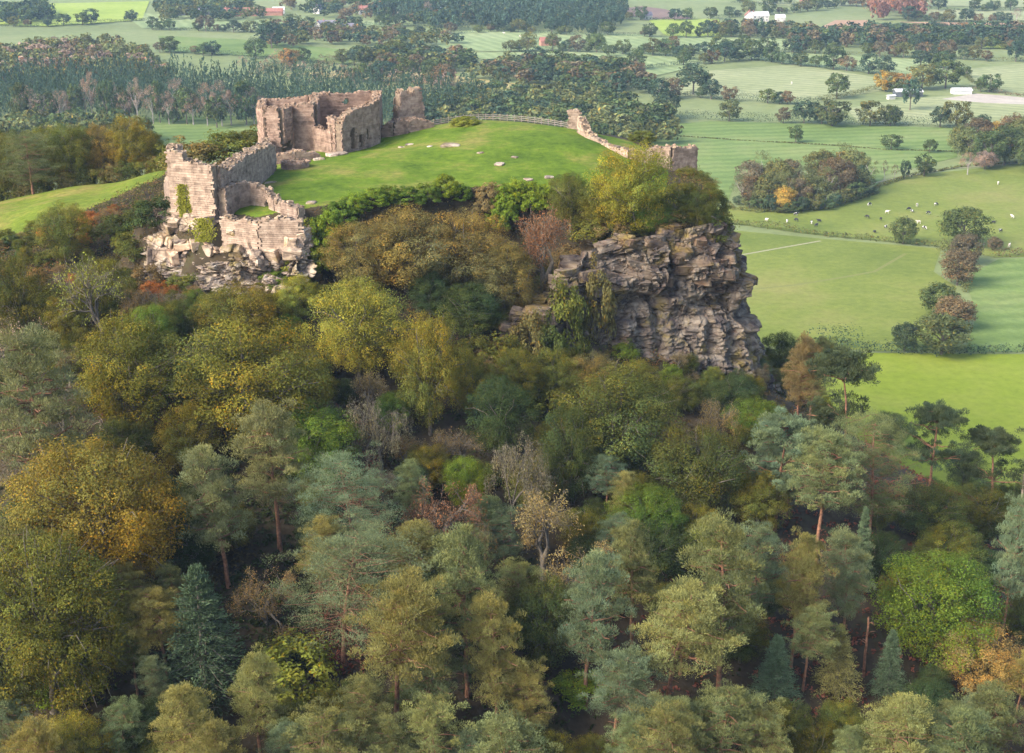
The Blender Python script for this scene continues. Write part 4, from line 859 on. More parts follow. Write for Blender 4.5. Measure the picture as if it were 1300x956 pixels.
for D, bb, rec in sorted(CAND+[(q[4], q[:4], None) for q in NAMED], key=lambda q: q[0]):
    cx, cy, rx, ry = (bb[0]+bb[2])/2, (bb[1]+bb[3])/2, (bb[2]-bb[0])/2+1, (bb[3]-bb[1])/2+1
    el = ((gx-cx)/rx)**2+((gy-cy)/ry)**2 < 1; inside = el & (gy < 960)
    if rec is not None:
        if inside.sum() > 2 and (inside & ~cov).sum() < .2*el.sum() or inside.sum() == 0: continue
        kind, k, base_, Wm, Hm, c = rec; x, y, z = base_
        mk = min(MARKS, key=lambda q: (q[0]-x)**2+(q[1]-y)**2); rel = 'just uphill of' if z > mk[2]+1.2 else 'just downhill of' if z < mk[2]-1.2 else 'level with'
        instance(kind, k, base_, Wm, Hm, jit(COLR[c], k, .2), (k*1.37) % 6.28, NAMES[kind], '%s %s the %s' % (DESC[c]+' '+KN[kind], rel, mk[3]), 'bush' if kind == 'bush' else 'tree', {'bush': 'bushes of the hillside scrub', 'sparse': 'thin hillside trees', 'birch': 'small hillside birches'}.get(kind, 'trees filling the wood'))
        nfill += 1
    cov |= ((gx-cx)/(rx*.85))**2+((gy-cy)/(ry*.85))**2 < 1
print('FILL', nfill, 'TREES', len(TREES))
# undergrowth: bracken, brambles and scrub covering the slope
n = 11500; x = rg.uniform(-90, 105, n); y = rg.uniform(112, 240, n); x[:1800] = rg.uniform(-42, -14, 1800); y[:1800] = rg.uniform(134, 172, 1800); z = terr(x, y); sd = sdist(x, y, POLY)
keep = (z > 2) & (sd > .3) & (sdist(x, y, MEAD) > .3); x, y, z = x[keep], y[keep], z[keep]; n = len(x)
pxs, pys, _ = pix(x, y, z); redz = ((pxs > 960) & (pys > 560)) | ((pxs > 400) & (pxs < 480) & (pys > 740)) | (lownoise(x, y, .16, 9) > .75); brz = lownoise(x, y, .22, 10) > .2
base = np.where(redz[:, None], np.array((.20, .075, .05)), np.where(brz[:, None], np.array((.075, .055, .024)), np.array((.042, .055, .018)))); base = np.where(((pys < 420) & ~redz)[:, None], base*1.5, base)
gg = Geo(); per = 7; R = rg.uniform(.4, .9, n)
off = unit(rg.normal(size=(n, per, 3)))*R[:, None, None]*rg.rand(n, per)[..., None]**.5; off[..., 2] = np.abs(off[..., 2])*.8
leaves(gg, (np.c_[x, y, z][:, None]+off).reshape(-1, 3), unit(rg.normal(size=(n*per, 3))*.6+np.array((0, -.1, 1))), .5, rg, .5, np.repeat(base*rg.uniform(.6, 1.4, (n, 1)), per, 0)*rg.uniform(.75, 1.25, (n*per, 1)))
o = ob('undergrowth', gg.mesh('undergrowth', M_LEAF), None, 'dark bracken and bramble undergrowth covering the wooded slope', 'undergrowth', kind='stuff'); o.color = (1, 1, 1, 1)

n = 20000; x = rg.uniform(-112, 44, n); y = rg.uniform(194, 262, n); z = terr(x, y); sd = sdist(x, y, POLY); keep = (sd > -5) & ((sd > -.6) | ((x > 14) & (y < 242))) & (z > 60) & (((sd < 14) & ((y < 226) | (x > 28)) & (x > -30)) | ((sd > -5) & (sd < 10) & (x > 14) & (y < 242)) | ((x < -48) & (sdist(x, y, MEAD) > .4)) | ((y < 204) & (x < 0))); x, y, z = x[keep], y[keep], z[keep]; n = len(x)
pal = np.array([(.10, .10, .028), (.15, .11, .045), (.055, .07, .022), (.19, .10, .04), (.13, .13, .03)]); pn = (lownoise(x, y, .35, 21)*1.6+2.2+rg.normal(0, .6, n)).clip(0, 4).astype(int); base = pal[pn]
gg = Geo(); per = 8; off = unit(rg.normal(size=(n, per, 3)))*rg.uniform(.5, 1.25, n)[:, None, None]*rg.rand(n, per)[..., None]**.5; off[..., 2] = np.abs(off[..., 2])*1.2
leaves(gg, (np.c_[x, y, z][:, None]+off).reshape(-1, 3), unit(rg.normal(size=(n*per, 3))*.6+np.array((0, -.2, .8))), .34, rg, .45, np.repeat(base*rg.uniform(.7, 1.35, (n, 1)), per, 0)*rg.uniform(.75, 1.25, (n*per, 1)))
o = ob('scrub', gg.mesh('scrub', M_LEAF), None, 'low mixed scrub and bracken on the steep slopes round the crag', 'scrub', kind='stuff'); o.color = (1, 1, 1, 1); print('scrub', n)
# ------------------------------------------------------------------ trees, hedges and woods of the plain
def far_tree(seed, shape='round', ncl=46, per=34, leaf=.075):
    rng = np.random.RandomState(seed); g = Geo()
    if shape == 'round':
        C = crown_points(rng, ncl, 8, 1, .3, -.8); o = C.copy(); C = C*np.array((.5, .5, .45))+np.array((0, 0, .53))
        clump_leaves(g, C, rng.uniform(.09, .16, len(C)), per, leaf, rng, clump_tints(len(C), rng, .2, .25), outward=o)
    elif shape == 'cone':
        for k in range(ncl):
            f = rng.rand()**1.3; a = rng.uniform(0, 6.28); r = .5*(1-f)**.8*rng.uniform(.6, 1); c = np.array([[math.cos(a)*r, math.sin(a)*r, .1+.86*f]])
            clump_leaves(g, c, np.array([.11*(1.2-f)]), per//2, leaf*.8, rng, clump_tints(1, rng, .15, .05), aspect=.4, flat_=1.2)
    elif shape == 'bare':
        C = crown_points(rng, ncl, 6, 1, .3, -.3); C = C*np.array((.5, .5, .5))+np.array((0, 0, .56)); clump_leaves(g, C, rng.uniform(.07, .13, len(C)), per, leaf*.7, rng, clump_tints(len(C), rng, .15, .1), aspect=.2)
    t = [(0, 0, -.03), (0, 0, .3), (.01, 0, .62)]; tube(g, t, [.03, .022, .012], 5, (1, 1, 1), 1)
    for i in range(6 if shape != 'cone' else 0):
        a = i*1.05; limb(g, (0, 0, .3), (math.cos(a)*.28, math.sin(a)*.28, .7), .012, .004, rng, 3, .1, 4, (1, 1, 1), 1)
    return g
M_PALEBARK = simple('pale_bark', [(.3, (.22, .19, .17)), (.7, (.42, .38, .34))], 1.0, .2)
FG = {'round': [far_tree(400+i) for i in range(5)], 'cone': [far_tree(410+i, 'cone') for i in range(2)], 'bare': [far_tree(420+i, 'bare', 40, 40) for i in range(3)], 'big': [far_tree(430+i, 'round', 90, 60, .045) for i in range(3)]}
FM = {k: [g.mesh('far_'+k, [M_LEAF, M_PALEBARK if k == 'bare' else M_BARK]) for g in v] for k, v in FG.items()}
FCOL = dict(oak=(.06,.09,.035), dk=(.045,.075,.045), ol=(.095,.11,.04), br=(.115,.095,.055), yl=(.28,.21,.05), or_=(.24,.15,.05), pk=(.22,.165,.13), gr=(.075,.11,.04), con=(.05,.085,.058), lg=(.13,.15,.06), rd=(.2,.11,.085))
FCOL = {k: tuple(c*1.25 for c in v) for k, v in FCOL.items()}  # foliage of the plain paled by colour to stand in for distance haze
NF = [0]
def far(kind, px, py, w, h, c, label, group=None, name=None):
    """px,py: where the tree meets the ground"""
    p = GP(px, py); D = pix(*p)[2]; NF[0] += 1; k = NF[0]; ms = FM[kind]
    o = ob(name or ('conifer' if kind == 'cone' else 'field_tree'), ms[k % len(ms)], None, label, 'tree', group, loc=(p[0], p[1], 0)); s = D/F
    o.scale = (w*s, w*s, h*s*1.04); o.rotation_euler = (0, 0, k*1.9); o.color = (*jit(FCOL[c], k, .18), 1); return o
# trees with a place of their own
for a in [('big',1222,312,66,50,'gr','large round green oak at the corner of the cattle pasture'),('big',1146,310,36,36,'oak','round dark oak in the hedge below the cattle'),
 ('big',1215,362,52,48,'br','purple brown hedgerow tree below the large round oak'),('big',1226,335,44,40,'br','brown hedgerow tree directly below the large round oak'),('big',1191,400,56,42,'oak','dark green round tree in the shrub row'),('big',1208,418,58,44,'br','brownish tree in front of the dark green round tree of the shrub row'),
 ('big',1195,450,80,52,'ol','widest olive brown tree at the foot of the shrub row'),('big',1148,446,40,38,'dk','dark bush left of the widest olive brown tree'),('big',1262,318,22,18,'br','small brown bush at the field gate'),
 ('round',1010,181,22,22,'oak','lone round oak in the large smooth green field'),('round',1131,190,30,20,'oak','lone wide oak in the large smooth green field'),('round',1180,194,20,18,'oak','lone small oak beside the lone wide oak'),
 ('round',1173,224,30,30,'oak','umbrella shaped oak on the track above the pasture'),('round',1148,228,14,26,'dk','narrow ivy clad tree left of the umbrella shaped oak'),('bare',1122,230,12,26,'br','thin bare tree right of the copse'),('bare',1135,230,12,22,'br','second thin bare tree right of the copse'),('bare',1228,222,26,28,'pk','bare pinkish tree on the track by the right wood'),
 ('round',1124,116,34,28,'yl','yellow autumn tree by the white roofed barn'),('round',1146,116,26,24,'or_','orange tree behind the white roofed barn'),('round',1170,114,40,32,'ol','olive tree behind the white roofed barn'),('round',1200,112,46,36,'gr','large grey green tree by the white roofed barn'),('round',1155,140,26,42,'dk','tall dark ivy clad tree in front of the white roofed barn'),('round',1136,158,20,24,'dk','dark rounded tree beside the tall ivy clad tree'),('bare',1124,157,16,22,'br','bare pale tree beside the dark rounded tree'),
 ('round',896,108,20,16,'oak','lone oak in the pale washed green field'),('round',922,74,22,24,'oak','upright oak in the hedge of the mint field'),('round',880,120,44,40,'dk','big dark tree on the hedge behind the corner tower'),('round',1056,160,50,36,'ol','pair of olive oaks on the hedge of the large smooth field'),
 ('cone',1210,27,10,16,'con','first of two dark conical trees on a far pale field'),('cone',1221,27,10,16,'con','second of two dark conical trees on a far pale field'),('bare',1290,30,14,20,'pk','pink bare poplar at the far right'),
 ('round',220,158,20,18,'oak','lone oak in the sloping green clearing below the conifers'),('round',755,62,26,22,'oak','dark oak standing out in the mint field'),('round',773,72,20,16,'oak','smaller oak in front of the dark oak in the mint field'),('round',545,104,24,26,'oak','dark oak above the straw strip'),('round',504,78,28,26,'gr','upright tree above the olive clump of the middle hedges'),('bare',544,28,14,26,'pk','pale bare poplar before the dark conifer wood'),
 ('round',368,86,30,26,'or_','orange rounded tree at the edge of the conifer wood'),('round',345,62,36,34,'dk','dark tree clump below the farmhouse'),('round',480,96,24,16,'oak','round oak on the stubble strip'),('bare',450,118,22,16,'pk','pinkish bare tree before the stubble strip')]:
    far(*a)
# copse beside the crag
cp = [(942,258),(958,262),(975,264),(993,264),(1012,262),(1030,260),(1048,256),(1066,250),(1084,246),(1100,240),(950,248),(985,250),(1020,246),(1055,240),(1080,234),(965,240),(1000,238),(1040,230),(1068,226)]
for k, (px, py) in enumerate(cp):
    far('big' if k % 3 else 'bare', px, py, 36+6*(k % 3), 36+4*(k % 4), ['ol','br','ol','lg','br','ol'][k % 6], {'ol': 'olive', 'br': 'brown', 'lg': 'pale green'}[['ol','br','ol','lg','br','ol'][k % 6]]+(' full crowned' if k % 3 else ' thinning')+' tree of the copse beside the crag', 'trees of the copse beside the crag')
for k in range(13): far('round', 938+k*13.5, [258,262,265,267,268,268,267,265,263,260,256,252,246][k]+2, 20+5*(k % 3), 12+4*(k % 4), ['dk','ol','gr'][k % 3], 'low green shrub at the foot of the brown copse', 'shrubs at the foot of the copse', 'shrub')
far('big', 995, 268, 34, 32, 'yl', 'yellow green tree in front of the brown copse'); far('big', 1092, 246, 26, 36, 'dk', 'dark green tree at the right end of the brown copse'); far('big', 1068, 222, 22, 30, 'yl', 'golden topped tree at the back of the brown copse')
for k, (px, py, w, h, c) in enumerate([(1218,195,36,36,'ol'),(1232,205,44,42,'ol'),(1255,212,46,46,'gr'),(1275,210,50,52,'oak'),(1298,205,50,56,'ol'),(1240,190,40,40,'br'),(1285,195,50,50,'br'),(1310,220,50,50,'oak'),(1262,190,26,36,'yl'),(1325,200,60,60,'oak'),(1245,176,30,30,'dk'),(1250,215,30,24,'pk')]):
    far('big', px, py, w, h, c, {'yl': 'yellow tree standing in the right wood', 'pk': 'pinkish bush at the foot of the right wood'}.get(c, 'mixed green tree of the wood at the right field edge'), None if c in ('yl', 'pk') else 'trees of the right field wood')
# hedges
def hedge(pts, w, h, c, label, dens=1.0, seed=0):
    P = np.array([GP(*q)[:2] for q in pts]); cum = np.r_[0, np.cumsum(np.linalg.norm(np.diff(P, axis=0), axis=1))]; rs = np.random.RandomState(seed+len(pts)*7+int(pts[0][0])); n = int(cum[-1]/1.1*dens)+3
    u = np.linspace(0, cum[-1], n); C = np.c_[np.interp(u, cum, P[:, 0]), np.interp(u, cum, P[:, 1]), np.zeros(n)]; C[:, :2] += rs.normal(0, w*.16, (n, 2)); hh = h*(.8+.3*lownoise(u, u*.3, .12, seed)).clip(.5, 1.6); C[:, 2] = hh*.5
    g = Geo(); clump_leaves(g, C, hh*.55*np.maximum(1, w/h*.6), 22, .66, rs, clump_tints(n, rs, .22, .3), outward=np.tile((0, 0, 1.), (n, 1)))
    o = ob('hedge', g.mesh('hedge', M_LEAF), None, label, 'hedge', 'field hedges'); o.color = (*FCOL[c], 1); return o
HED = [([(925,284),(980,291),(1040,299),(1090,304),(1190,314)],2.6,2.4,'ol','clipped hedge between the cattle pasture and the mown field'),([(1020,440),(1060,440),(1085,443),(1110,448),(1150,450),(1240,449),(1340,450)],3.2,2.8,'dk','dark thick hedge along the top of the bright meadow'),
 ([(1040,437),(1062,437),(1082,440)],6,5,'dk','dark bushy hedge end beside the cliff foot trees'),([(1195,316),(1216,352),(1226,372)],4,4,'ol','hedge under the purple brown hedgerow tree'),([(1262,326),(1300,325),(1345,325)],2.5,2.2,'br','brown hedge below the gate of the cattle pasture'),
 ([(1100,250),(1115,238),(1150,226),(1220,212),(1265,209),(1340,203)],1.6,1.4,'ol','low hedge along the pale track above the pasture'),([(925,258),(930,266),(960,270),(1050,266),(1115,246)],2,1.4,'ol','low scrub edge round the copse'),([(860,173),(930,178),(1040,184),(1120,190),(1215,193)],1.0,.6,'ol','faint low hedge line across the large smooth green field'),
 ([(840,150),(900,153),(980,156),(1080,158),(1150,160),(1230,164)],5,5,'dk','thick dark hedge along the far side of the large smooth field'),([(830,128),(870,122),(920,128),(960,130),(1000,132),(1040,130)],4,4,'dk','bushy hedge in front of the pale washed field'),([(1040,130),(1080,122),(1110,114),(1140,118)],4,3.5,'ol','hedge leading to the white roofed barn'),
 ([(780,92),(830,86),(880,82),(920,79),(955,76)],4,4,'dk','dark hedge climbing to the upright oak'),([(955,76),(1000,82),(1040,86),(1090,91),(1140,98)],4,4,'dk','dark hedge behind the pale washed field'),([(1220,116),(1250,116),(1280,121),(1340,126)],3,3,'br','brown hedge beside the bare yard'),
 ([(850,67),(900,70),(950,67),(1030,66)],4,4,'dk','hedge under the row of oaks in the mint field'),([(840,48),(900,47),(960,48),(1020,50)],3,3,'ol','straight hedge below the lime field'),([(1000,67),(1060,70),(1130,72),(1200,74),(1260,78),(1330,77)],3,3,'ol','long straight hedge across the far mint fields'),
 ([(640,66),(700,64),(760,67),(830,70),(880,76)],4,4,'dk','hedge along the broad mint field'),([(560,44),(640,40),(720,44),(830,47)],4,4,'dk','hedge before the dark conifer wood'),([(340,78),(400,80),(460,84),(520,92)],4,4,'ol','hedge at the top of the stubble strip'),([(440,104),(520,104),(600,112),(690,124)],4,4,'br','brown hedge below the stubble strip'),
 ([(200,66),(260,70),(330,74)],4,4,'dk','hedge below the far green field'),([(190,38),(280,40),(340,42),(430,32),(560,34)],4,3.5,'dk','hedge along the farm lane'),([(0,34),(60,34),(120,30),(190,26)],4,4,'dk','hedge beyond the rounded left wood'),([(1180,12),(1240,14),(1330,13)],3,3,'dk','far hedge behind the two conical trees'),([(1150,27),(1230,28),(1330,29)],3,3,'ol','far hedge before the two conical trees'),
 ([(900,24),(960,20),(1030,14),(1060,10)],4,4,'dk','far hedge beside the white farmhouse'),([(780,26),(820,26),(880,25)],4,4,'dk','hedge under the dark ploughed field'),([(1160,62),(1240,62),(1330,63)],3,3,'ol','hedge under the small lime strip'),([(930,4),(1000,5),(1080,8),(1180,9)],4,4,'dk','farthest hedge line on the plain'),([(1165,85),(1215,88),(1235,106)],2.5,2.5,'ol','hedge beside the pale straw tinted field')]
for k, a in enumerate(HED): hedge(a[0], a[1]*1.5, a[2]*1.5, *a[3:], seed=k)
# hedgerow trees: many rounded oaks standing along the hedges
rh = np.random.RandomState(5)
for pts, w, h, c, lab in HED[8:]:
    P = np.array(pts, float); cum = np.r_[0, np.cumsum(np.hypot(*np.diff(P, axis=0).T))]; u = rh.uniform(0, 25)
    while u < cum[-1]:
        px, py = np.interp(u, cum, P[:, 0]), np.interp(u, cum, P[:, 1]); s = pix(*GP(px, py))[2]/F; Wm = rh.uniform(8, 18)
        cc = ['oak','dk','oak','ol','gr','br','dk'][rh.randint(7)]
        far('round', px, py+rh.uniform(-.5, 1.0), Wm/s, Wm*rh.uniform(.75, 1.0)/s, cc, {'br': 'brownish', 'ol': 'olive', 'gr': 'grey green', 'oak': 'green', 'dk': 'dark'}[cc]+' rounded tree on the '+' '.join(lab.split()[:11]), 'brownish hedgerow trees of the plain' if cc == 'br' else 'dark hedgerow trees of the plain', 'hedgerow_tree')
        u += Wm/s*rh.choice([.55, .65, .8, 1.2, 2.2])
# woods
def inpoly(poly, n, rs):
    P = np.array([GP(*q)[:2] for q in poly]); lo, hi = P.min(0), P.max(0); pts = []
    sp = n; xs, ys = np.meshgrid(np.arange(lo[0], hi[0], sp), np.arange(lo[1], hi[1], sp)); xs = xs.ravel()+rs.uniform(-.4, .4, xs.size)*sp; ys = ys.ravel()+rs.uniform(-.4, .4, ys.size)*sp
    k = sdist(xs, ys, P) < 0; return np.c_[xs[k], ys[k]]
def forest(name, poly, sp, kinds, hr, wr, cols, label, seed):
    rs = np.random.RandomState(seed); pts = inpoly(poly, sp, rs); G = Geo(); src = [FG[k][i].arrays() for k in kinds for i in range(len(FG[k]))]
    for x, y in pts:
        V, Fs, C, Ms = src[rs.randint(len(src))]; a = rs.uniform(0, 6.28); w, h = rs.uniform(*wr), rs.uniform(*hr); c = np.array(FCOL[cols[rs.randint(len(cols))]])*rs.uniform(.8, 1.2)
        R = np.c_[(V[:, 0]*math.cos(a)-V[:, 1]*math.sin(a))*w+x, (V[:, 0]*math.sin(a)+V[:, 1]*math.cos(a))*w+y, V[:, 2]*h]
        nl = len(Fs[0]); f0 = np.concatenate([f for f, m in zip(Fs, Ms) if m[0] == 0]); sub = rs.rand(len(f0)) < .11; f0 = f0[sub]
        us, inv = np.unique(f0, return_inverse=True); cc = R[us].reshape(-1, 4, 3); mid = cc.mean(1, keepdims=True); cc = mid+(cc-mid)*2.5
        G.add(cc.reshape(-1, 3), inv.reshape(-1, 4), C[us]*c)
    o = ob(name, G.mesh(name, M_LEAF), None, label, 'wood', kind='stuff'); o.color = (1, 1, 1, 1); print(name, len(pts)); return o
forest('conifer_wood', [(-30,122),(60,112),(150,110),(330,120),(440,126),(560,134),(640,146),(500,168),(330,158),(200,152),(130,148),(0,160),(-30,160)], 7.5, ['cone'], (19,27), (6.5,9), ['con','con','dk'], 'dark conifer plantation below the far fields', 1)
forest('broadleaf_wood', [(-30,84),(60,66),(140,64),(195,84),(215,108),(60,112),(-30,122)], 12, ['round'], (12,17), (12,18), ['ol','lg','br','lg','ol','lg','pk'], 'rounded olive broadleaf wood behind the conifers', 2)
forest('broadleaf_wood', [(545,128),(640,120),(720,128),(790,140),(850,150),(862,188),(760,200),(640,190),(540,165)], 11, ['round'], (9,14), (11,16), ['oak','ol','gr','dk','lg'], 'mixed woodland in the valley behind the fence', 3)
forest('conifer_wood', [(478,12),(560,6),(780,4),(800,26),(760,44),(660,40),(560,38),(480,22)], 13, ['cone','round'], (14,20), (9,14), ['con','dk','con'], 'dark conifer wood at the top of the plain', 4)
forest('broadleaf_wood', [(-30,178),(60,168),(130,168),(180,178),(200,200),(120,225),(-30,235)], 9, ['round'], (12,17), (11,15), ['ol','lg','gr','oak'], 'olive wood in the valley behind the hillside pine', 5)
forest('broadleaf_wood', [(300,88),(360,82),(440,92),(500,100),(600,112),(620,122),(440,116),(320,104)], 12, ['cone','bare'], (8,13), (9,13), ['con','pk','br','dk'], 'mixed young plantation beside the stubble strip', 6)
forest('broadleaf_wood', [(440,72),(520,70),(590,78),(610,92),(540,94),(470,88)], 12, ['round'], (10,15), (12,17), ['oak','dk','ol','br'], 'dark clump of trees in the middle of the plain', 7)
forest('broadleaf_wood', [(690,82),(750,84),(800,96),(830,118),(760,128),(700,112),(600,100),(610,92)], 12, ['round'], (10,15), (12,17), ['br','dk','ol','oak'], 'purple brown clump of trees above the valley woodland', 8)
forest('broadleaf_wood', [(990,50),(1080,46),(1180,42),(1330,44),(1330,56),(1200,62),(1100,60),(1020,62)], 14, ['round'], (10,15), (13,18), ['dk','br','oak','dk'], 'long dark belt of trees far on the plain', 9)
forest('broadleaf_wood', [(1100,12),(1165,12),(1180,26),(1110,26)], 14, ['round','bare'], (18,26), (14,18), ['rd','br','rd'], 'tall reddish clump of trees far on the plain', 10)
forest('broadleaf_wood', [(200,10),(260,8),(330,12),(330,26),(210,30),(195,20)], 18, ['round'], (10,15), (12,18), ['dk','oak','ol'], 'dark trees behind the red roofed barns', 11)
forest('broadleaf_wood', [(0,20),(60,12),(70,28),(0,34)], 14, ['round'], (12,17), (13,18), ['dk','oak'], 'dark clump of trees at the far left', 12)
forest('broadleaf_wood', [(330,50),(345,38),(480,42),(560,46),(590,60),(500,64),(440,56),(340,64)], 18, ['round'], (9,14), (11,16), ['dk','oak','br','ol'], 'trees round the pink farmhouse', 13)
forest('broadleaf_wood', [(590,10),(620,30),(560,34),(500,30),(400,22),(350,8),(480,4)], 20, ['round'], (9,14), (11,16), ['dk','oak','br'], 'scattered trees before the far lane', 14)
forest('broadleaf_wood', [(890,40),(950,36),(1040,40),(1040,47),(960,47),(900,46)], 14, ['round'], (9,13), (11,15), ['dk','br','ol'], 'brown hedge wood below the white farmhouse', 15)
for k, px in enumerate(np.linspace(28, 320, 26)):
    py = np.interp(px, [0, 130, 200, 330], [166, 154, 157, 163])+rh.uniform(-4, 3); kk = 'bare' if k % 3 else 'round'
    far(kk, px+rh.uniform(-5, 5), py, rh.uniform(24, 36), rh.uniform(38, 60), 'pk' if kk == 'bare' else 'oak', 'pale pinkish bare tree along the front of the conifer plantation' if kk == 'bare' else 'grey green tree along the front of the conifer plantation', 'bare trees before the plantation' if kk == 'bare' else 'green trees before the plantation')

# ------------------------------------------------------------------ farm buildings
M_WALLW = simple('white_render', [(.3, (.48, .45, .42)), (.7, (.64, .61, .57))], .5, .1); M_BRICK = simple('red_brick', [(.3, (.30, .14, .10)), (.7, (.42, .22, .16))], .6, .1); M_ROOFR = simple('red_tile', [(.3, (.25, .10, .075)), (.7, (.36, .17, .13))], .6, .1)
M_SLATE = simple('slate_roof', [(.3, (.14, .13, .16)), (.7, (.24, .22, .26))], .6, .1); M_SHEET = simple('white_sheet_roof', [(.3, (.5, .5, .5)), (.7, (.66, .66, .66))], .3, .05); M_DARKW = simple('dark_cladding', [(.3, (.06, .07, .08)), (.7, (.12, .13, .14))], .5, .1); M_GLASS = simple('dark_window', [(.3, (.03, .035, .04)), (.7, (.06, .07, .08))], 1, 0)
def gable(parent, L, Wd, H, RH, x, y, rot, mw, mr, windows=True, over=.4):
    ca, sa = math.cos(rot), math.sin(rot); ex, ey = np.array((ca, sa, 0)), np.array((-sa, ca, 0)); o = np.array((x, y, 0))-ex*L/2-ey*Wd/2
    g = Geo(); box(g, o, ex*L, ey*Wd, (0, 0, H)); a = o+np.array((0, 0, H)); V = [a, a+ey*Wd, a+ey*Wd/2+np.array((0, 0, RH)), a+ex*L, a+ex*L+ey*Wd, a+ex*L+ey*Wd/2+np.array((0, 0, RH))]
    g.add(V, [[0, 1, 2]]); g.add(V, [[3, 5, 4]]); w = ob('wall', g.mesh('wall', mw), parent); g = Geo()
    r0 = o-ex*over+np.array((0, 0, H+RH+.12))+ey*Wd/2
    for s in (1, -1): box(g, r0, ex*(L+2*over), ey*s*(Wd/2+over)-np.array((0, 0, RH+over*RH/(Wd/2))), (0, 0, .2))
    ob('roof', g.mesh('roof', mr), parent)
    if windows:
        g = Geo(); box(g, (-.5, -.04, -.65), (1.0, 0, 0), (0, .1, 0), (0, 0, 1.3)); wm = g.mesh('window', M_GLASS); nwin = max(2, int(L/3.5))
        for k in range(nwin):
            for hz in ((1.6, H-1.2) if H > 4.5 else (1.6,)):
                p = o+ex*L*(k+.5)/nwin+np.array((0, 0, hz)); q = ob('window', wm, w, loc=p); q.rotation_euler = (0, 0, rot)
        if H > 4:
            g = Geo(); c = o+ex*L*.25+ey*Wd/2+np.array((-.5, -.5, H+RH-.6)); box(g, c, (1, 0, 0), (0, 1, 0), (0, 0, 2)); ob('chimney', g.mesh('chimney', M_BRICK), parent)
BLD = [('farmhouse',417,40,[(16,8,6,4,0,0,.05,M_WALLW,M_SLATE),(8,7,6,3.5,-9,-3,1.55,M_WALLW,M_SLATE),(9,7,6,4,8,-2,1.6,M_WALLW,M_ROOFR),(14,6,4,3,18,3,.1,M_WALLW,M_SLATE)],'pink white farmhouse with several gables among the trees','house'),
 ('barn',300,20,[(44,12,4,4,0,0,.06,M_BRICK,M_ROOFR),(26,10,4,3,34,6,.06,M_BRICK,M_ROOFR)],'long red brick barn with red roof beyond the green field','barn'),('barn',246,19,[(40,10,4,3,0,0,.0,M_DARKW,M_SLATE)],'long low grey roofed barn beside the red barn','barn'),('shed',279,17,[(16,9,4,2.5,0,0,.5,M_DARKW,M_SHEET)],'white roofed shed between the red barn and grey barn','shed'),
 ('shed',354,17,[(12,6,4,2.5,0,0,.1,M_WALLW,M_SHEET)],'small white shed right of the red barn','shed'),('farmhouse',405,17,[(12,7,5.5,3.5,0,0,1.2,M_WALLW,M_SLATE)],'white cottage with slate roof near the far lane','house'),('farmhouse',463,18,[(12,7,5,3.5,0,0,.2,M_WALLW,M_ROOFR)],'small white cottage with red roof by the far poplar','house'),
 ('farmhouse',962,27,[(20,8,5.5,3.5,0,0,.1,M_WALLW,M_SHEET),(9,8,6,4,-9,-1,1.5,M_WALLW,M_ROOFR)],'white farmhouse with red gable beyond the mint fields','house'),('shed',990,27,[(9,6,4,2.5,0,0,.1,M_WALLW,M_SHEET)],'white outbuilding beside the white farmhouse','shed'),('farmhouse',822,25,[(8,6,4.5,3,0,0,.3,M_WALLW,M_SLATE)],'small white house at the end of the dark ploughed field','house'),
 ('barn',1152,122,[(17,9,3.2,1.2,0,0,.0,M_DARKW,M_SHEET)],'long white roofed barn among autumn trees','barn'),('shed',1220,119,[(12,7,2.4,1.2,0,0,.0,M_SHEET,M_SHEET)],'low white shed beside the bare yard','shed'),('caravan',1131,126,[(5,2.4,2.2,.4,0,0,.4,M_WALLW,M_SHEET)],'small white caravan left of the long white roofed barn','caravan'),('barn',696,58,[(14,8,4,3,0,0,.2,M_BRICK,M_ROOFR)],'small red roofed barn among trees on the mint field','barn'),
 ('farmhouse',1028,5,[(22,8,5.5,3.5,0,0,.1,M_BRICK,M_SLATE)],'far brick house at the top of the plain','house'),('shed',540,17,[(60,10,4,2,0,0,.02,M_WALLW,M_SHEET)],'very long pale shed before the dark conifer wood','shed')]
for name, px, py, parts, lab, cat in BLD:
    p = GP(px, py); e = thing(name, lab, cat, (p[0], p[1], 0))
    for L, Wd, H, RH, dx, dy, rot, mw, mr in parts: gable(e, L, Wd, H, RH, dx, dy, rot, mw, mr, cat == 'house')

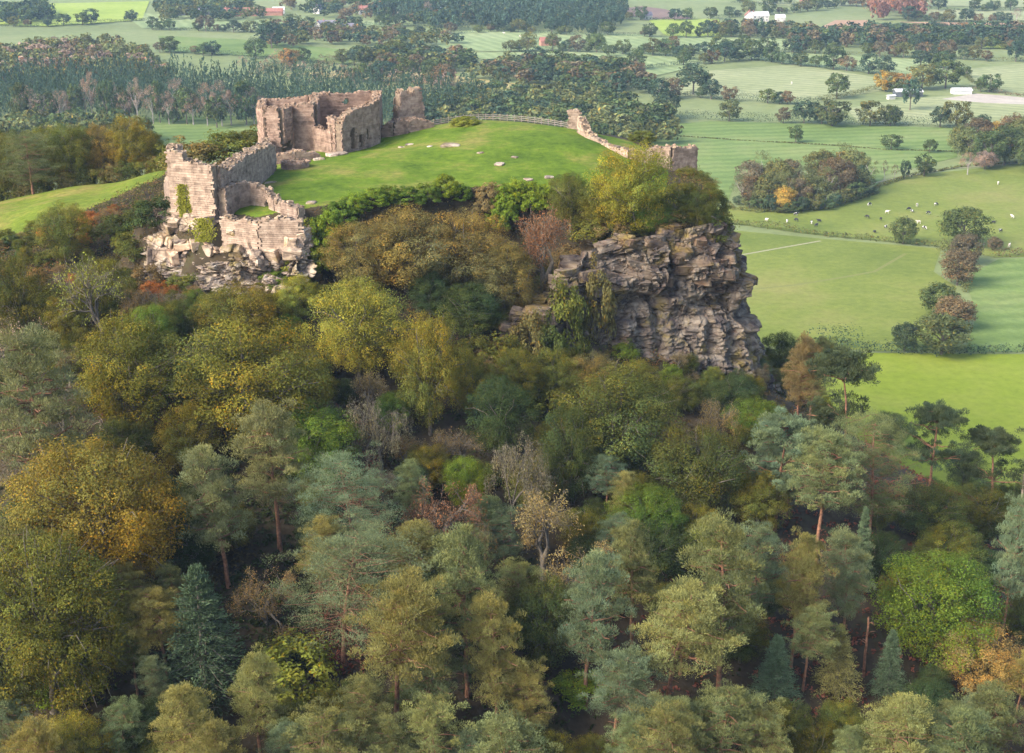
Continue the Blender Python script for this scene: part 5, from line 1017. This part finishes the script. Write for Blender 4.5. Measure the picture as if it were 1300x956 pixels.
# ------------------------------------------------------------------ cattle
def skin_mesh(name, V, E, R, m):
    me = bpy.data.meshes.new(name); me.from_pydata(V, E, []); o = bpy.data.objects.new(name, me); COL.objects.link(o)
    sk = o.modifiers.new('skin', 'SKIN'); sb = o.modifiers.new('sub', 'SUBSURF'); sb.levels = sb.render_levels = 1
    for i, r in enumerate(R): me.skin_vertices[0].data[i].radius = r; 
    me.skin_vertices[0].data[0].use_root = True
    dg = bpy.context.evaluated_depsgraph_get(); dg.update(); r = bpy.data.meshes.new_from_object(o.evaluated_get(dg)); bpy.data.objects.remove(o); r.materials.clear(); r.materials.append(m)
    for p in r.polygons: p.use_smooth = True
    return r
def cow_mat(name, a, b, lo):
    m, t, out = mat(name); co = N(t, 'TexCoord').outputs['Object']; oi = N(t, 'ObjectInfo'); ad = N(t, 'VectorMath', operation='ADD'); sc = N(t, 'VectorMath', operation='SCALE'); sc.inputs['Scale'].default_value = 40
    cx = N(t, 'CombineXYZ'); t.links.new(oi.outputs['Random'], cx.inputs[0]); t.links.new(cx.outputs[0], sc.inputs[0]); t.links.new(co, ad.inputs[0]); t.links.new(sc.outputs[0], ad.inputs[1])
    col = ramp(t, [(lo, a), (lo+.03, b)], noisefac(t, 1.1, 1, .4, ad.outputs[0])); d = N(t, 'BsdfPrincipled', i_Roughness=.8); t.links.new(col, d.inputs['Base Color']); t.links.new(d.outputs[0], out.inputs[0]); return m
M_COWB = cow_mat('black_and_white_hide', (.02, .02, .022), (.6, .57, .53), .5); M_COWW = cow_mat('white_hide', (.45, .38, .3), (.62, .58, .52), .42); M_COWK = cow_mat('black_hide', (.02, .02, .022), (.03, .028, .028), .5)
def cow(graze, m, lying=False):
    zb = .62 if lying else 1.15
    V = [(0,0,zb),(.55,0,zb+.04),(-.55,0,zb+.05),(-.85,0,zb+.08),(.95,0,zb+(.0 if graze else .3)),(1.22,0,.55 if graze else zb+.42),(1.48,0,.28 if graze else zb+.3),(.55,.2,.75*zb),(.55,-.2,.75*zb),(-.68,.22,.75*zb),(-.68,-.22,.75*zb)]
    R = [(.42,.44),(.38,.42),(.40,.42),(.22,.26),(.2,.26),(.15,.17),(.1,.11),(.13,.17),(.13,.17),(.16,.2),(.16,.2)]; E = [(0,1),(0,2),(2,3),(1,4),(4,5),(5,6),(1,7),(1,8),(2,9),(2,10)]
    for k, (x, y) in ((7, (.55, .22)), (8, (.58, -.22)), (9, (-.66, .24)), (10, (-.7, -.24))):
        n = len(V)
        if lying: V += [(x+.15, y*1.5, .14), (x+.45, y*1.5, .1)]
        else: V += [(x+(.03 if x > 0 else -.08), y, .5), (x, y, .0)]
        R += [(.085,.09),(.06,.06)]; E += [(k, n), (n, n+1)]
    return skin_mesh('cow', V, E, R, m)
CM = {}
for c, m in (('b', M_COWB), ('w', M_COWW), ('k', M_COWK)):
    CM[c] = [cow(False, m), cow(True, m), cow(False, m, True)]
LABC = {'b': 'black and white cow on the pasture beside the crag', 'w': 'white cow on the pasture beside the crag', 'k': 'black cow on the pasture beside the crag'}
COWS = [(1010,275,'b'),(1011,282,'k'),(1030,285,'b'),(1036,289,'k'),(1040,282,'k'),(973,282,'w'),(999,284,'b'),(1104,262,'b'),(1126,272,'w'),(1158,270,'b'),(1164,263,'w'),(1178,273,'b'),(1101,278,'k'),(1118,281,'k'),(1124,290,'b'),(1166,285,'w'),(1173,292,'b'),(1208,284,'k'),(1270,296,'b'),(1261,284,'k'),(1285,278,'w'),(1267,235,'w'),(1188,262,'b'),(1155,283,'b'),(1110,296,'k'),(1281,315,'w'),(1154,268,'k')]
for k, (px, py, c) in enumerate(COWS):
    p = GP(px, py); o = ob('cow', CM[c][[0, 1, 1, 0, 2][k % 5]], None, LABC[c], 'cow', {'b': 'black and white cows on the pasture', 'w': 'white cows on the pasture', 'k': 'black cows on the pasture'}[c], loc=(p[0], p[1], .3)); o.rotation_euler = (0, 0, k*2.3); o.scale = (.9, .9, .9)
for k, (px, py) in enumerate([(690,75),(715,72),(760,90),(735,80),(640,44),(660,48),(1005,108)]):
    p = GP(px, py); o = ob('cow', CM['w'][k % 2], None, 'tiny white cow in the far mint fields', 'cow', 'white cows of the far fields', loc=(p[0], p[1], .5)); o.rotation_euler = (0, 0, k*2.3); o.scale = (1.1, 1.1, 1.1)

# ------------------------------------------------------------------ bench on the hillside grass
pb, _ = on_hill(119, 229, lambda D: .3, 240); be = thing('bench', 'pale wooden bench alone on the hillside grass', 'bench', (pb[0], pb[1], float(terr(pb[0], pb[1]))+.1)); be.rotation_euler = (0, 0, .25)
M_BW = simple('bleached_bench_wood', [(.3, (.55, .5, .43)), (.7, (.72, .67, .6))], 3, .1)
for nm, o_, ax, ay, az in [('seat',(-.9,-.25,.42),(1.8,0,0),(0,.5,0),(0,0,.07)),('backrest',(-.9,.22,.5),(1.8,0,0),(0,.06,.0),(0,.08,.5)),('leg',(-.85,-.2,0),(.1,0,0),(0,.42,0),(0,0,.42)),('leg',(.75,-.2,0),(.1,0,0),(0,.42,0),(0,0,.42))]:
    g = Geo(); box(g, o_, ax, ay, az); ob(nm, g.mesh(nm, M_BW), be)

# ------------------------------------------------------------------ air
m, t, out = mat('haze_air'); v = N(t, 'VolumePrincipled'); v.inputs['Color'].default_value = (.5, .72, 1, 1); v.inputs['Density'].default_value = .00008; v.inputs['Anisotropy'].default_value = 0.0; t.links.new(v.outputs[0], out.inputs[1])
g = Geo(); box(g, (-4000, -150, -3), (8000, 0, 0), (0, 5150, 0), (0, 0, 140)); ob('haze', g.mesh('haze', m), None, 'thin bluish air over the plain', 'haze', kind='stuff')

print('TRIS', sum(sum(len(p.vertices)-2 for p in m.polygons) if len(m.polygons) < 3000 else len(m.loops)-2*len(m.polygons) for m in bpy.data.meshes), 'FILL', nfill)
